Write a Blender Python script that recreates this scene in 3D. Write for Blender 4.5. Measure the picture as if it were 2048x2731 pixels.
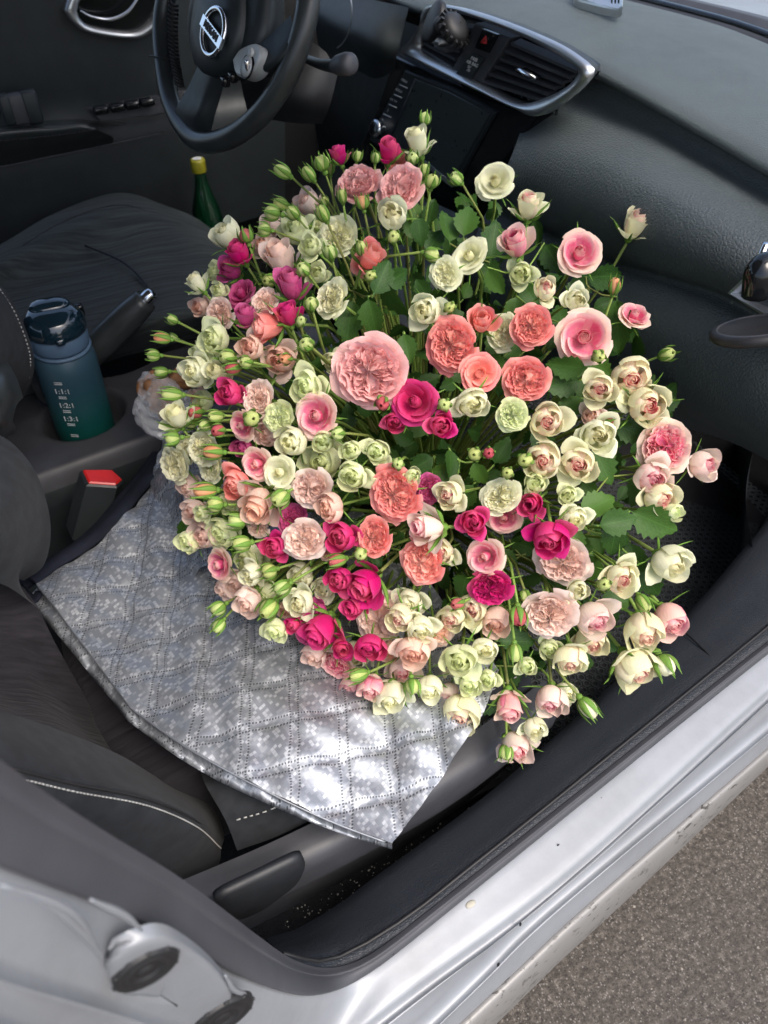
import bpy, math, random
import numpy as np
from mathutils import Vector, Matrix
for o in list(bpy.data.objects): bpy.data.objects.remove(o)
scene = bpy.context.scene
COL = scene.collection
# ------------------------------------------------------------------ camera
CAM = np.array([-.05, -1.05, 1.26]); YAW, PITCH, ROLL = np.radians([61.5, 44.5, -.8]); F = 2000.0
fw = np.array([math.cos(PITCH)*math.cos(YAW), math.cos(PITCH)*math.sin(YAW), -math.sin(PITCH)])
rt = np.cross(fw, [0, 0, 1]); rt /= np.linalg.norm(rt); up = np.cross(rt, fw)
rt, up = rt*math.cos(ROLL)+up*math.sin(ROLL), -rt*math.sin(ROLL)+up*math.cos(ROLL)
cd = bpy.data.cameras.new('camera'); cam = bpy.data.objects.new('camera', cd); COL.objects.link(cam)
m = Matrix(((rt[0], up[0], -fw[0], CAM[0]), (rt[1], up[1], -fw[1], CAM[1]), (rt[2], up[2], -fw[2], CAM[2]), (0, 0, 0, 1)))
cam.matrix_world = m
cd.sensor_fit = 'HORIZONTAL'; cd.sensor_width = 36; cd.lens = 36*F/2048; cd.clip_start = .01; cd.clip_end = 500
cd.dof.use_dof = True; cd.dof.focus_distance = .85; cd.dof.aperture_fstop = 9
scene.camera = cam
scene.render.resolution_x = 768; scene.render.resolution_y = 1024
# ------------------------------------------------------------------ sky, sun, exposure
w = bpy.data.worlds.new('World'); scene.world = w; w.use_nodes = True
nt = w.node_tree; sky = nt.nodes.new('ShaderNodeTexSky'); sky.sky_type = 'NISHITA'; sky.sun_disc = False
SUN_EL, SUN_AZ = math.radians(58), math.radians(-75)     # from the open door's side, a little forward
sky.sun_elevation = SUN_EL; sky.sun_rotation = math.radians(90)-SUN_AZ; sky.air_density = 1.0; sky.dust_density = 4.0; sky.ozone_density = 1.0
bg = nt.nodes['Background']; bg.inputs['Strength'].default_value = .15; nt.links.new(sky.outputs[0], bg.inputs[0])
sl = bpy.data.lights.new('sun', 'SUN'); sl.energy = 1.1; sl.angle = math.radians(30); sl.color = (1, .95, .88)
so = bpy.data.objects.new('sun', sl); COL.objects.link(so); so.location = (0, -3, 5)
sd = Vector((math.cos(SUN_EL)*math.cos(SUN_AZ), math.cos(SUN_EL)*math.sin(SUN_AZ), math.sin(SUN_EL)))
so.rotation_euler = sd.to_track_quat('Z', 'Y').to_euler()
scene.view_settings.view_transform = 'Standard'; scene.view_settings.look = 'None'
scene.view_settings.exposure = 1.05; scene.view_settings.gamma = 1
# ------------------------------------------------------------------ helpers
def ray(a, b): return fw+rt*(a-1024)/F-up*(b-1365.5)/F
def on(ax, v, a, b):
    d = ray(a, b); return CAM+d*((v-CAM[ax])/d[ax])
def X_(a, b, v): return on(0, v, a, b)
def Y_(a, b, v): return on(1, v, a, b)
def Z_(a, b, v): return on(2, v, a, b)
def R_(a, b, dist):
    d = ray(a, b); return CAM+d/np.linalg.norm(d)*dist
def thing(name, label, cat, loc=(0, 0, 0), group=None):
    o = bpy.data.objects.new(name, None); COL.objects.link(o); o.location = [float(c) for c in loc]; o.empty_display_size = .05
    o['label'] = label; o['category'] = cat
    if group: o['group'] = group
    return o
def tag(o, label, cat, group=None):
    o['label'] = label; o['category'] = cat
    if group: o['group'] = group
    return o
def mesh(name, V, Fc, mat=None, smooth=True, uv=None):
    me = bpy.data.meshes.new(name); me.from_pydata([tuple(map(float, v)) for v in V], [], [tuple(map(int, f)) for f in Fc])
    if mat: me.materials.append(mat)
    if smooth: me.polygons.foreach_set('use_smooth', [True]*len(me.polygons))
    if uv is not None:
        ul = me.uv_layers.new(name='uv'); li = np.empty(len(me.loops), int); me.loops.foreach_get('vertex_index', li)
        ul.data.foreach_set('uv', np.asarray(uv, float)[li].ravel())
    me.update(); return me
def link(name, me, parent=None, kind=None, label=None):
    o = bpy.data.objects.new(name, me); COL.objects.link(o)
    if parent is not None:
        o.parent = parent
        if parent.type == 'EMPTY': o.location = -Vector(parent.location)
    if kind: o['kind'] = kind
    if label: o['label'] = label
    return o
def obj(name, VF, mat, parent=None, smooth=True, kind=None, label=None, uv=None, auto=None):
    me = mesh(name, VF[0], VF[1], mat, smooth, uv)
    if auto: me.set_sharp_from_angle(angle=math.radians(auto))
    return link(name, me, parent, kind, label)
def join(*L):
    V = []; Fc = []; n = 0
    for v, f in L:
        V += [tuple(p) for p in v]; Fc += [tuple(i+n for i in q) for q in f]; n += len(v)
    return V, Fc
def gridf(nr, nc, closed=False):
    Fc = []
    for i in range(nr-1):
        for j in range(nc if closed else nc-1):
            k = (j+1) % nc; Fc.append((i*nc+j, i*nc+k, (i+1)*nc+k, (i+1)*nc+j))
    return Fc
def cr(P, n):                                    # smooth curve through points, n samples
    P = np.asarray(P, float)
    if len(P) == 2: t = np.linspace(0, 1, n)[:, None]; return P[0]*(1-t)+P[1]*t
    Q = np.vstack([2*P[0]-P[1], P, 2*P[-1]-P[-2]]); d = np.r_[0, np.cumsum(np.linalg.norm(np.diff(P, axis=0), axis=1))]; d /= d[-1]
    out = []
    for u in np.linspace(0, 1, n):
        i = min(max(np.searchsorted(d, u, 'right')-1, 0), len(P)-2); t = (u-d[i])/max(d[i+1]-d[i], 1e-9)
        a, b, c, e = Q[i], Q[i+1], Q[i+2], Q[i+3]
        out.append(.5*((2*b)+(-a+c)*t+(2*a-5*b+4*c-e)*t*t+(-a+3*b-3*c+e)*t**3))
    return np.array(out)
def loft(rows, n=30, mr=4, smooth_rows=True):    # rows: point lists; returns a grid surface
    R = [cr(r, n) for r in rows]; R = np.array(R)
    if smooth_rows: G = np.array([cr(R[:, j], (len(rows)-1)*mr+1) for j in range(n)]).transpose(1, 0, 2)
    else: G = R
    return [tuple(p) for p in G.reshape(-1, 3)], gridf(G.shape[0], n)
def tube(P, r, ns=8, n=None, cap=True, flat=1.0):
    P = np.asarray(P, float)
    if n: P = cr(P, n)
    m_ = len(P); rr = np.full(m_, r) if np.isscalar(r) else np.interp(np.linspace(0, 1, m_), np.linspace(0, 1, len(r)), r)
    T = np.gradient(P, axis=0); T /= np.linalg.norm(T, axis=1)[:, None]+1e-12
    a = np.array([0, 0, 1.]) if abs(T[0][2]) < .9 else np.array([1., 0, 0]); N = np.cross(T[0], a); N /= np.linalg.norm(N)
    V = []
    for i in range(m_):
        N = N-T[i]*(N@T[i]); N /= np.linalg.norm(N); B = np.cross(T[i], N)
        for k in range(ns):
            th = 2*math.pi*k/ns; V.append(P[i]+rr[i]*(N*math.cos(th)+B*math.sin(th)*flat))
    Fc = gridf(m_, ns, True)
    if cap: Fc += [tuple(range(ns))[::-1], tuple((m_-1)*ns+k for k in range(ns))]
    return V, Fc
def frame(d):
    d = np.asarray(d, float); d = d/np.linalg.norm(d); a = np.array([0, 0, 1.]) if abs(d[2]) < .9 else np.array([1., 0, 0])
    u = np.cross(a, d); u /= np.linalg.norm(u); return u, np.cross(d, u), d
def lathe(prof, o=(0, 0, 0), d=(0, 0, 1), ns=32, sx=1, sy=1):
    u, v, d = frame(d); V = []
    for r, z in prof:
        for k in range(ns):
            t = 2*math.pi*k/ns; V.append(np.array(o)+d*z+u*r*sx*math.cos(t)+v*r*sy*math.sin(t))
    return V, gridf(len(prof), ns, True)
def box(c, s, R=None, bev=0.0):
    c = np.array(c, float); s = np.array(s, float)/2; b = min(bev, s.min()*.9)
    if b <= 0:
        V = np.array([[x, y, z] for x in (-1, 1) for y in (-1, 1) for z in (-1, 1)])*s
        Fc = [(0, 1, 3, 2), (4, 6, 7, 5), (0, 4, 5, 1), (2, 3, 7, 6), (0, 2, 6, 4), (1, 5, 7, 3)]
    else:                                        # rounded outline plates stacked
        V = []; n = 3; rings = []
        cs = []
        for q, (sx, sy) in enumerate(((1, 1), (-1, 1), (-1, -1), (1, -1))):
            for k in range(n+1):
                a = math.pi/2*(q+k/n); cs.append((sx*(s[0]-b), sy*(s[1]-b), math.cos(a), math.sin(a)))
        for ph in np.linspace(-math.pi/2, 0, 3).tolist()+np.linspace(0, math.pi/2, 3).tolist():
            z = (s[2]-b)*(1 if len(rings) >= 3 else -1)+b*math.sin(ph)
            rings.append(z); V += [(x+b*math.cos(ph)*cx, y+b*math.cos(ph)*cy, z) for x, y, cx, cy in cs]
        m_ = len(cs); Fc = gridf(6, m_, True)+[tuple(range(m_))[::-1], tuple(5*m_+k for k in range(m_))]; V = np.array(V)
    if R is not None: V = V@np.array(R).T
    return [tuple(p) for p in V+c], Fc
def plate(pts, depth, nrm=(1, 0, 0), bev=0.0):   # closed outline of 3D points pushed back along nrm
    P = np.array(pts, float); nrm = np.array(nrm, float); n = len(P); c = P.mean(0); L = []
    if bev: L.append(P+(c-P)/np.linalg.norm(P-c, axis=1)[:, None]*bev); L.append(P+nrm*bev)
    else: L.append(P)
    L.append(P+nrm*depth); V = np.vstack(L); k = len(L)
    return [tuple(p) for p in V], gridf(k, n, True)+[tuple(range(n))[::-1], tuple((k-1)*n+i for i in range(n))]
def ringplate(out, inn, depth, nrm=(1, 0, 0), bulge=.004):
    A = np.array(out, float); B = np.array(inn, float); n = len(A); nrm = np.array(nrm, float); M_ = (A+B)/2-nrm*bulge
    V = np.vstack([A+nrm*depth, A, M_, B, B+nrm*depth]); return [tuple(p) for p in V], gridf(5, n, True)
def supersolid(c, s, e=.5, nu=28, nv=16, fn=None):
    V = []
    def pw(x, e): return math.copysign(abs(x)**e, x)
    for i in range(nv+1):
        ph = -math.pi/2+math.pi*i/nv
        for j in range(nu):
            th = 2*math.pi*j/nu
            p = np.array([pw(math.cos(ph), e)*pw(math.cos(th), e), pw(math.cos(ph), e)*pw(math.sin(th), e), pw(math.sin(ph), e)])
            p = p*np.array(s)
            if fn: p = fn(p)
            V.append(p+np.array(c))
    return V, gridf(nv+1, nu, True)
def text(name, s, size, mat, origin, u, v, parent=None, ext=.0002, align='CENTER'):
    cu = bpy.data.curves.new('t', 'FONT'); cu.body = s; cu.size = size; cu.extrude = ext; cu.align_x = align; cu.align_y = 'CENTER'; cu.resolution_u = 2
    to = bpy.data.objects.new('t', cu); COL.objects.link(to); dg = bpy.context.evaluated_depsgraph_get(); me = bpy.data.meshes.new_from_object(to.evaluated_get(dg))
    bpy.data.objects.remove(to); u = np.array(u, float); v = np.array(v, float); w_ = np.cross(u, v); w_ /= np.linalg.norm(w_)
    V = [np.array(origin)+u*p.co[0]+v*p.co[1]+w_*p.co[2] for p in me.vertices]
    Fc = [tuple(p.vertices) for p in me.polygons]; return obj(name, (V, Fc), mat, parent, smooth=False)
# ------------------------------------------------------------------ materials
class NB:
    def __init__(s, name):
        s.m = bpy.data.materials.new(name); s.m.use_nodes = True; s.t = s.m.node_tree; s.t.nodes.clear()
        s.out = s.t.nodes.new('ShaderNodeOutputMaterial'); s.p = s.t.nodes.new('ShaderNodeBsdfPrincipled'); s.L(s.p.outputs[0], s.out.inputs[0])
    def L(s, a, b): s.t.links.new(a, b)
    def set(s, i, v):
        if hasattr(v, 'is_output'): s.L(v, i)
        else: i.default_value = v
    def n(s, typ, outs=0, **kw):
        nd = s.t.nodes.new(typ)
        for k, v in kw.items():
            if k.startswith('_'): setattr(nd, k[1:], v)
            else: s.set(nd.inputs[k.replace('__', ' ')], v)
        return nd if outs is None else nd.outputs[outs]
    def ma(s, op, a, b=0.0, c=0.0, clamp=False):
        nd = s.t.nodes.new('ShaderNodeMath'); nd.operation = op; nd.use_clamp = clamp
        for i, v in enumerate((a, b, c)): s.set(nd.inputs[i], v)
        return nd.outputs[0]
    def mix(s, f, a, b, blend='MIX'):
        nd = s.t.nodes.new('ShaderNodeMix'); nd.data_type = 'RGBA'; nd.blend_type = blend
        s.set(nd.inputs['Factor'], f); s.set(nd.inputs[6], c4(a)); s.set(nd.inputs[7], c4(b)); return nd.outputs[2]
    def ramp(s, f, stops):
        nd = s.t.nodes.new('ShaderNodeValToRGB'); s.L(f, nd.inputs[0]); e = nd.color_ramp.elements
        while len(e) < len(stops): e.new(.5)
        for i, (p, c) in enumerate(stops): e[i].position = p; e[i].color = c4(c) if not isinstance(c, (int, float)) else (c, c, c, 1)
        return nd.outputs[0]
    def co(s, which='Object'): return s.n('ShaderNodeTexCoord', which)
    def noise(s, scale, detail=3, rough=.5, vec=None, out=0):
        nd = s.t.nodes.new('ShaderNodeTexNoise'); nd.inputs['Scale'].default_value = scale; nd.inputs['Detail'].default_value = detail; nd.inputs['Roughness'].default_value = rough
        s.L(vec if vec is not None else s.co(), nd.inputs['Vector']); return nd.outputs[out]
    def vor(s, scale, feat='F1', vec=None, out=0, rnd=1.0):
        nd = s.t.nodes.new('ShaderNodeTexVoronoi'); nd.feature = feat; nd.inputs['Scale'].default_value = scale; nd.inputs['Randomness'].default_value = rnd
        s.L(vec if vec is not None else s.co(), nd.inputs['Vector']); return nd.outputs[out]
    def bump(s, h, strength, dist=.001, prev=None):
        nd = s.t.nodes.new('ShaderNodeBump'); nd.inputs['Strength'].default_value = strength; nd.inputs['Distance'].default_value = dist; s.L(h, nd.inputs['Height'])
        if prev is not None: s.L(prev, nd.inputs['Normal'])
        s.L(nd.outputs[0], s.p.inputs['Normal']); return nd.outputs[0]
    def pr(s, **kw):
        for k, v in kw.items():
            i = s.p.inputs[k.replace('__', ' ')]
            if isinstance(v, tuple) and len(v) == 3: v = v+(1,)
            s.set(i, v)
        return s
def c4(c):
    if isinstance(c, tuple) and len(c) == 3: return c+(1,)
    return c
def simple(name, col, rough=.5, metal=0.0, var=.12, nscale=30, bumpk=0.0, bscale=200, coat=0.0, spec=.5):
    b = NB(name); n = b.noise(nscale, 4); c = b.mix(b.ramp(n, [(.3, 0.0), (.7, 1.0)]), tuple(x*(1-var) for x in col), tuple(min(1, x*(1+var)) for x in col))
    b.pr(Base__Color=c, Metallic=metal, Coat__Weight=coat, Specular__IOR__Level=spec)
    b.set(b.p.inputs['Roughness'], b.ma('MULTIPLY_ADD', b.noise(nscale*2.3, 3), .16, rough-.08))
    if bumpk: b.bump(b.noise(bscale, 3), bumpk)
    return b.m
def leather(name, col, scale, k, rough=.46):
    b = NB(name); e = b.vor(scale, 'DISTANCE_TO_EDGE'); h = b.ramp(e, [(0.0, 0.0), (.28, 1.0)]); n = b.noise(8, 4)
    b.pr(Base__Color=b.mix(n, tuple(x*.8 for x in col), tuple(x*1.25 for x in col)))
    b.set(b.p.inputs['Roughness'], b.ma('MULTIPLY_ADD', b.noise(22, 4), .2, rough-.1)); b.bump(h, k, .0012); return b.m
M = {}
M['dash'] = leather('grained_dash_vinyl', (.060, .073, .075), 215, .5, .56)
M['dashtop'] = leather('fine_dash_vinyl', (.060, .073, .073), 330, .35, .55)
M['lever'] = simple('dark_lever_plastic', (.012, .0135, .016), .5, var=.15, bumpk=.2, bscale=900)
M['matcell'] = simple('pale_mat_rubber', (.075, .085, .085), .6, var=.3)  # raised cells are paler than the mat sheet
M['trim'] = leather('grained_sill_plastic', (.019, .023, .030), 380, .42, .5)
M['plastic'] = simple('dark_plastic', (.016, .0205, .0225), .5, var=.2, bumpk=.12, bscale=900)
M['grey_plastic'] = simple('grey_plastic', (.045, .046, .052), .5, var=.15, bumpk=.2, bscale=900)
M['seal'] = simple('door_seal_rubber', (.05, .052, .06), .62, var=.14, nscale=14, bumpk=.2, bscale=700)
M['gloss'] = simple('gloss_black', (.006, .007, .008), .13, var=.1)
M['screen'] = simple('screen_glass', (.035, .045, .045), .3, var=.1)
M['chrome'] = simple('chrome', (.75, .76, .78), .14, 1.0, var=.04)
M['satin'] = simple('satin_silver_trim', (.55, .56, .57), .33, .9, var=.05)
M['rubber'] = simple('black_rubber', (.012, .012, .013), .55, var=.2)
M['white'] = simple('white_print', (.6, .62, .62), .5, var=.03)
M['red'] = simple('red_plastic', (.55, .015, .012), .35, var=.1)
M['yellow'] = simple('yellow_cap', (.26, .24, .015), .4, var=.1)
M['thread'] = simple('pale_thread', (.4, .4, .38), .8, var=.2)
M['carpet'] = simple('dark_carpet', (.012, .012, .013), .95, var=.6, nscale=500, bumpk=.7, bscale=800, spec=.2)
M['brown'] = simple('browned_pastry', (.22, .10, .035), .6, var=.5, nscale=60, bumpk=.5, bscale=150)
M['grit'] = simple('grit_stone', (.2, .18, .155), .85, var=.6, nscale=90)
M['crumb'] = simple('pale_crumbs', (.35, .33, .27), .8, var=.4)
def fab(name, col, rib):
    b = NB(name); co = b.co(); mp = b.n('ShaderNodeMapping', 0, Vector=co); nd = b.t.nodes['Mapping']
    if rib: nd.inputs['Scale'].default_value = (7, 150, 30) if rib == 1 else (30, 7, 150)
    n = b.noise(1.0, 3, .6, mp) if rib else b.noise(60, 4)
    weave = b.noise(1400, 2)
    b.pr(Base__Color=b.mix(b.ramp(n, [(.35, 0.0), (.65, 1.0)]), tuple(x*(.62 if rib else .85) for x in col), tuple(x*1.35 for x in col)), Roughness=.9, Specular__IOR__Level=.25, Sheen__Weight=.04, Sheen__Roughness=.5)
    x = b.bump(weave, .35, .0008)
    if rib: b.bump(n, .8, .003, x)
    return b.m
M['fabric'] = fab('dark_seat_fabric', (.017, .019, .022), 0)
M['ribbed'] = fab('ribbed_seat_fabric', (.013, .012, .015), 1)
M['ribbed_hazed'] = fab('ribbed_fabric_haze_lifted', (.036, .043, .043), 1)  # same ribbed fabric, its colour lifted to imitate hazy light on the far seat
def paint():
    b = NB('silver_car_paint'); fl = b.noise(2500, 1); dirt = b.noise(9, 6, .65); sp = b.vor(160, 'F1')
    c = b.mix(b.ramp(dirt, [(.42, 0.0), (.75, 1.0)]), (.245, .26, .28), (.19, .20, .21)); c = b.mix(b.ma('MULTIPLY', b.ramp(fl, [(.4, 0.0), (.7, 1.0)]), .12), c, (.42, .44, .47))
    spm = b.ma('MULTIPLY', b.ramp(sp, [(.0, .5), (.04, 0.0)]), b.ramp(b.noise(30, 2), [(.58, 0.0), (.62, 1.0)])); c = b.mix(spm, c, (.12, .11, .1))
    b.pr(Base__Color=c, Metallic=.22, Coat__Weight=.3, Coat__Roughness=.25); b.set(b.p.inputs['Roughness'], b.ma('MULTIPLY_ADD', dirt, .3, .34)); return b.m
M['paint'] = paint()
def dirty_rail():
    b = NB('dirty_sill_rail'); mp = b.n('ShaderNodeMapping', 0, Vector=b.co()); b.t.nodes['Mapping'].inputs['Scale'].default_value = (.5, 1, 1)
    n = b.noise(140, 5, .7, mp); z = b.noise(12, 3, .5)
    f = b.ma('MULTIPLY', b.ramp(n, [(.56, 0.0), (.62, 1.0)]), b.ramp(z, [(.4, 0.0), (.55, 1.0)]))
    b.pr(Base__Color=b.mix(f, (.22, .215, .205), (.04, .036, .03)), Metallic=.3, Roughness=.5, Coat__Weight=.1); return b.m
M['rail'] = dirty_rail()
def asphalt():
    b = NB('weathered_asphalt'); n = b.noise(110, 9, .82); s = b.vor(330, 'F1'); sc = b.vor(330, 'F1', out=1); big = b.noise(2.5, 3)
    rnd = b.n('ShaderNodeSeparateColor', 0, Color=sc)
    base = b.ramp(n, [(.34, (.016, .014, .012)), (.5, (.080, .070, .060)), (.66, (.24, .215, .185))])
    st = b.ma('MULTIPLY', b.ramp(rnd, [(.80, 0.0), (.84, 1.0)]), b.ramp(s, [(.35, 1.0), (.5, 0.0)]))
    dk = b.ma('MULTIPLY', b.ramp(rnd, [(.14, 1.0), (.18, 0.0)]), b.ramp(s, [(.35, 1.0), (.5, 0.0)]))
    c = b.mix(b.ma('MULTIPLY', st, .6), base, (.36, .33, .30)); c = b.mix(b.ma('MULTIPLY', dk, .7), c, (.02, .02, .02)); c = b.mix(b.ma('MULTIPLY', b.ramp(big, [(.35, 0.0), (.7, 1.0)]), .45), c, (.075, .066, .058))
    b.pr(Base__Color=c, Roughness=.9, Specular__IOR__Level=.25); b.bump(b.ma('ADD', n, b.ma('MULTIPLY', s, -.5)), .6, .004); return b.m
M['asphalt'] = asphalt()
def foil():
    b = NB('quilted_silver_foil'); uv = b.n('ShaderNodeUVMap', 0); sp = b.n('ShaderNodeSeparateXYZ', None, Vector=uv); U, V = sp.outputs[0], sp.outputs[1]
    gap = None
    def cell(scale, ofs):
        A0 = b.ma('ADD', b.ma('MULTIPLY', U, scale*.84), b.ma('MULTIPLY', V, -scale*.5)); B0 = b.ma('ADD', b.ma('MULTIPLY', U, scale*.55), b.ma('MULTIPLY', V, scale*.78)); a = b.ma('FLOOR', b.ma('ADD', A0, ofs)); c = b.ma('FLOOR', b.ma('ADD', B0, ofs))
        nonlocal gap; gap = b.ma('MULTIPLY', b.ma('LESS_THAN', b.ma('ABSOLUTE', b.ma('SUBTRACT', b.ma('FRACT', A0), .5)), .44), b.ma('LESS_THAN', b.ma('ABSOLUTE', b.ma('SUBTRACT', b.ma('FRACT', B0), .5)), .44)); cv = b.n('ShaderNodeCombineXYZ', 0, X=a, Y=c)
        return b.n('ShaderNodeTexWhiteNoise', 0, _noise_dimensions='3D', Vector=cv)
    r1 = cell(14.0, 3.0); r2 = cell(14.0, 107.0)
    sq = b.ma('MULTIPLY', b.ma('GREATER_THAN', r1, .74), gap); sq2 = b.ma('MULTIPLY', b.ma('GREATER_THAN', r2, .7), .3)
    brush = b.n('ShaderNodeMapping', 0, Vector=uv); b.t.nodes['Mapping'].inputs['Scale'].default_value = (3, 60, 1); br = b.noise(1.5, 4, .6, brush)
    def stitch(A, B, off):
        fr = b.ma('FRACT', A); d = b.ma('ABSOLUTE', b.ma('SUBTRACT', b.ma('ABSOLUTE', b.ma('SUBTRACT', fr, .5)), off))
        on_ = b.ma('LESS_THAN', d, .021); dot = b.ma('LESS_THAN', b.ma('ABSOLUTE', b.ma('SUBTRACT', b.ma('FRACT', b.ma('MULTIPLY', B, 16.0)), .5)), .27)
        return b.ma('MULTIPLY', on_, dot), b.ma('LESS_THAN', d, .03)
    wn = b.noise(1.1, 2, .5, uv); U2 = b.ma('ADD', U, b.ma('MULTIPLY', b.ma('SUBTRACT', wn, .5), .25)); V2 = b.ma('ADD', V, b.ma('MULTIPLY', b.ma('SUBTRACT', wn, .5), -.25))
    s1, g1 = stitch(U2, V2, .085); s2, g2 = stitch(V2, U2, .085)
    st = b.ma('MAXIMUM', s1, s2); gr = b.ma('MAXIMUM', g1, g2)
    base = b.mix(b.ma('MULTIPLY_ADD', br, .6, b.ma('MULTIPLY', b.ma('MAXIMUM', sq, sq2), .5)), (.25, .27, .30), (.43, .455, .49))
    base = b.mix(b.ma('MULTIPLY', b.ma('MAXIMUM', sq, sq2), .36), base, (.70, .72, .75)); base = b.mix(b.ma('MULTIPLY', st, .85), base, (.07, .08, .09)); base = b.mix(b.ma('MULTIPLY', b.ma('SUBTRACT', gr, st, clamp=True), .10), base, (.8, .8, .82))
    b.pr(Base__Color=base, Metallic=.72); b.set(b.p.inputs['Roughness'], b.ma('MULTIPLY_ADD', br, .25, b.ma('MULTIPLY_ADD', sq, .06, .34)))
    h = b.ma('SUBTRACT', b.ma('MULTIPLY', b.noise(1.6, 5, .5, uv), 1.3), b.ma('ADD', b.ma('MULTIPLY', gr, .10), b.ma('MULTIPLY', st, .08)))
    b.bump(h, .22, .006); return b.m
M['foil'] = foil()
M['binding'] = simple('navy_binding_tape', (.008, .010, .018), .85, var=.3, bumpk=.5, bscale=900, spec=.2)
def glassy(name, col, rough=.05, alpha=1.0, tr=1.0, ior=1.45):
    b = NB(name); b.pr(Base__Color=col, Roughness=rough, Transmission__Weight=tr, IOR=ior, Alpha=alpha); return b.m
def film():
    b = NB('crumpled_clear_film'); b.pr(Base__Color=(.75, .78, .82), Roughness=.18, Specular__IOR__Level=.8); t_ = b.t.nodes.new('ShaderNodeBsdfTransparent'); mx = b.t.nodes.new('ShaderNodeMixShader')
    b.set(mx.inputs[0], b.ma('MULTIPLY_ADD', b.noise(60, 4, .7), .5, .0)); b.L(t_.outputs[0], mx.inputs[1]); b.L(b.p.outputs[0], mx.inputs[2]); b.L(mx.outputs[0], b.out.inputs[0]); return b.m
M['film'] = film()
M['pod'] = simple('light_grey_button_pod', (.42, .43, .42), .42, .2, var=.05)
M['glass'] = glassy('windscreen_glass', (.93, .96, .95), .0, 1.0, 1.0, 1.02)
M['greenglass'] = simple('green_bottle_glass', (.002, .026, .010), .12, var=.2, coat=.5)
M['navylid'] = simple('dark_teal_gloss_lid', (.006, .018, .028), .1, var=.2, coat=.6)
M['bluering'] = simple('slate_blue_silicone', (.075, .13, .20), .5, var=.06)
def flask():
    b = NB('frosted_blue_to_green'); z = b.n('ShaderNodeSeparateXYZ', 2, Vector=b.co()); f = b.ma('DIVIDE', b.ma('SUBTRACT', z, .47), .2)
    b.pr(Base__Color=b.ramp(f, [(0.0, (.004, .085, .062)), (.22, (.006, .075, .07)), (.55, (.018, .06, .085)), (1.0, (.045, .085, .12))]), Roughness=.42, Coat__Weight=.15, Coat__Roughness=.4); return b.m
M['flask'] = flask()
# petals: attribute pc = (layer 0 heart..1 outer, t base..tip, random)
def petalmat(name, heart, mid, outer, basec, rim=None, h0=.18, h1=.55, baseamt=.5):
    b = NB(name); a = b.n('ShaderNodeAttribute', None, _attribute_name='pc'); sp = b.n('ShaderNodeSeparateColor', None, Color=a.outputs['Color']); l, t, r = sp.outputs[0], sp.outputs[1], sp.outputs[2]
    oi = b.n('ShaderNodeObjectInfo', 'Random'); l = b.ma('ADD', l, b.ma('MULTIPLY', b.ma('SUBTRACT', r, .5), .12))
    c = b.ramp(l, [(0.0, heart), (h0, heart), ((h0+h1)/2, mid), (h1, mid), (min(1, h1+.3), outer)])
    bf = b.ma('MULTIPLY', b.ramp(t, [(0.0, 1.0), (.62, 0.0)]), baseamt); c = b.mix(bf, c, basec)
    if rim: c = b.mix(b.ma('MULTIPLY', b.ramp(t, [(.72, 0.0), (1.0, 1.0)]), .75), c, rim)
    n = b.noise(7, 4, .6); c = b.mix(b.ma('MULTIPLY', b.ramp(n, [(.35, 0.0), (.75, 1.0)]), .22), c, basec)
    sp2 = b.ma('MULTIPLY', b.ramp(b.noise(3.3, 5, .7), [(.60, 0.0), (.70, 1.0)]), b.ramp(t, [(.85, 0.0), (1.0, .32)])); c = b.mix(sp2, c, (.42, .26, .12))
    hs = b.t.nodes.new('ShaderNodeHueSaturation'); b.L(c, hs.inputs['Color']); b.set(hs.inputs['Hue'], b.ma('MULTIPLY_ADD', oi, .016, .492)); b.set(hs.inputs['Value'], b.ma('MULTIPLY_ADD', oi, .16, .90)); b.set(hs.inputs['Saturation'], b.ma('MULTIPLY_ADD', oi, -.12, 1.05)); c = hs.outputs[0]
    b.pr(Base__Color=c, Roughness=.55, Specular__IOR__Level=.3, Sheen__Weight=.08)
    b.bump(b.n('ShaderNodeTexWave', 0, Scale=5.0, Distortion=6.0, Detail=3.0), .12, .02)
    tr = b.t.nodes.new('ShaderNodeBsdfTranslucent'); b.L(c, tr.inputs[0]); mx = b.t.nodes.new('ShaderNodeMixShader'); mx.inputs[0].default_value = .38
    b.L(b.p.outputs[0], mx.inputs[1]); b.L(tr.outputs[0], mx.inputs[2]); b.L(mx.outputs[0], b.out.inputs[0]); return b.m
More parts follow.
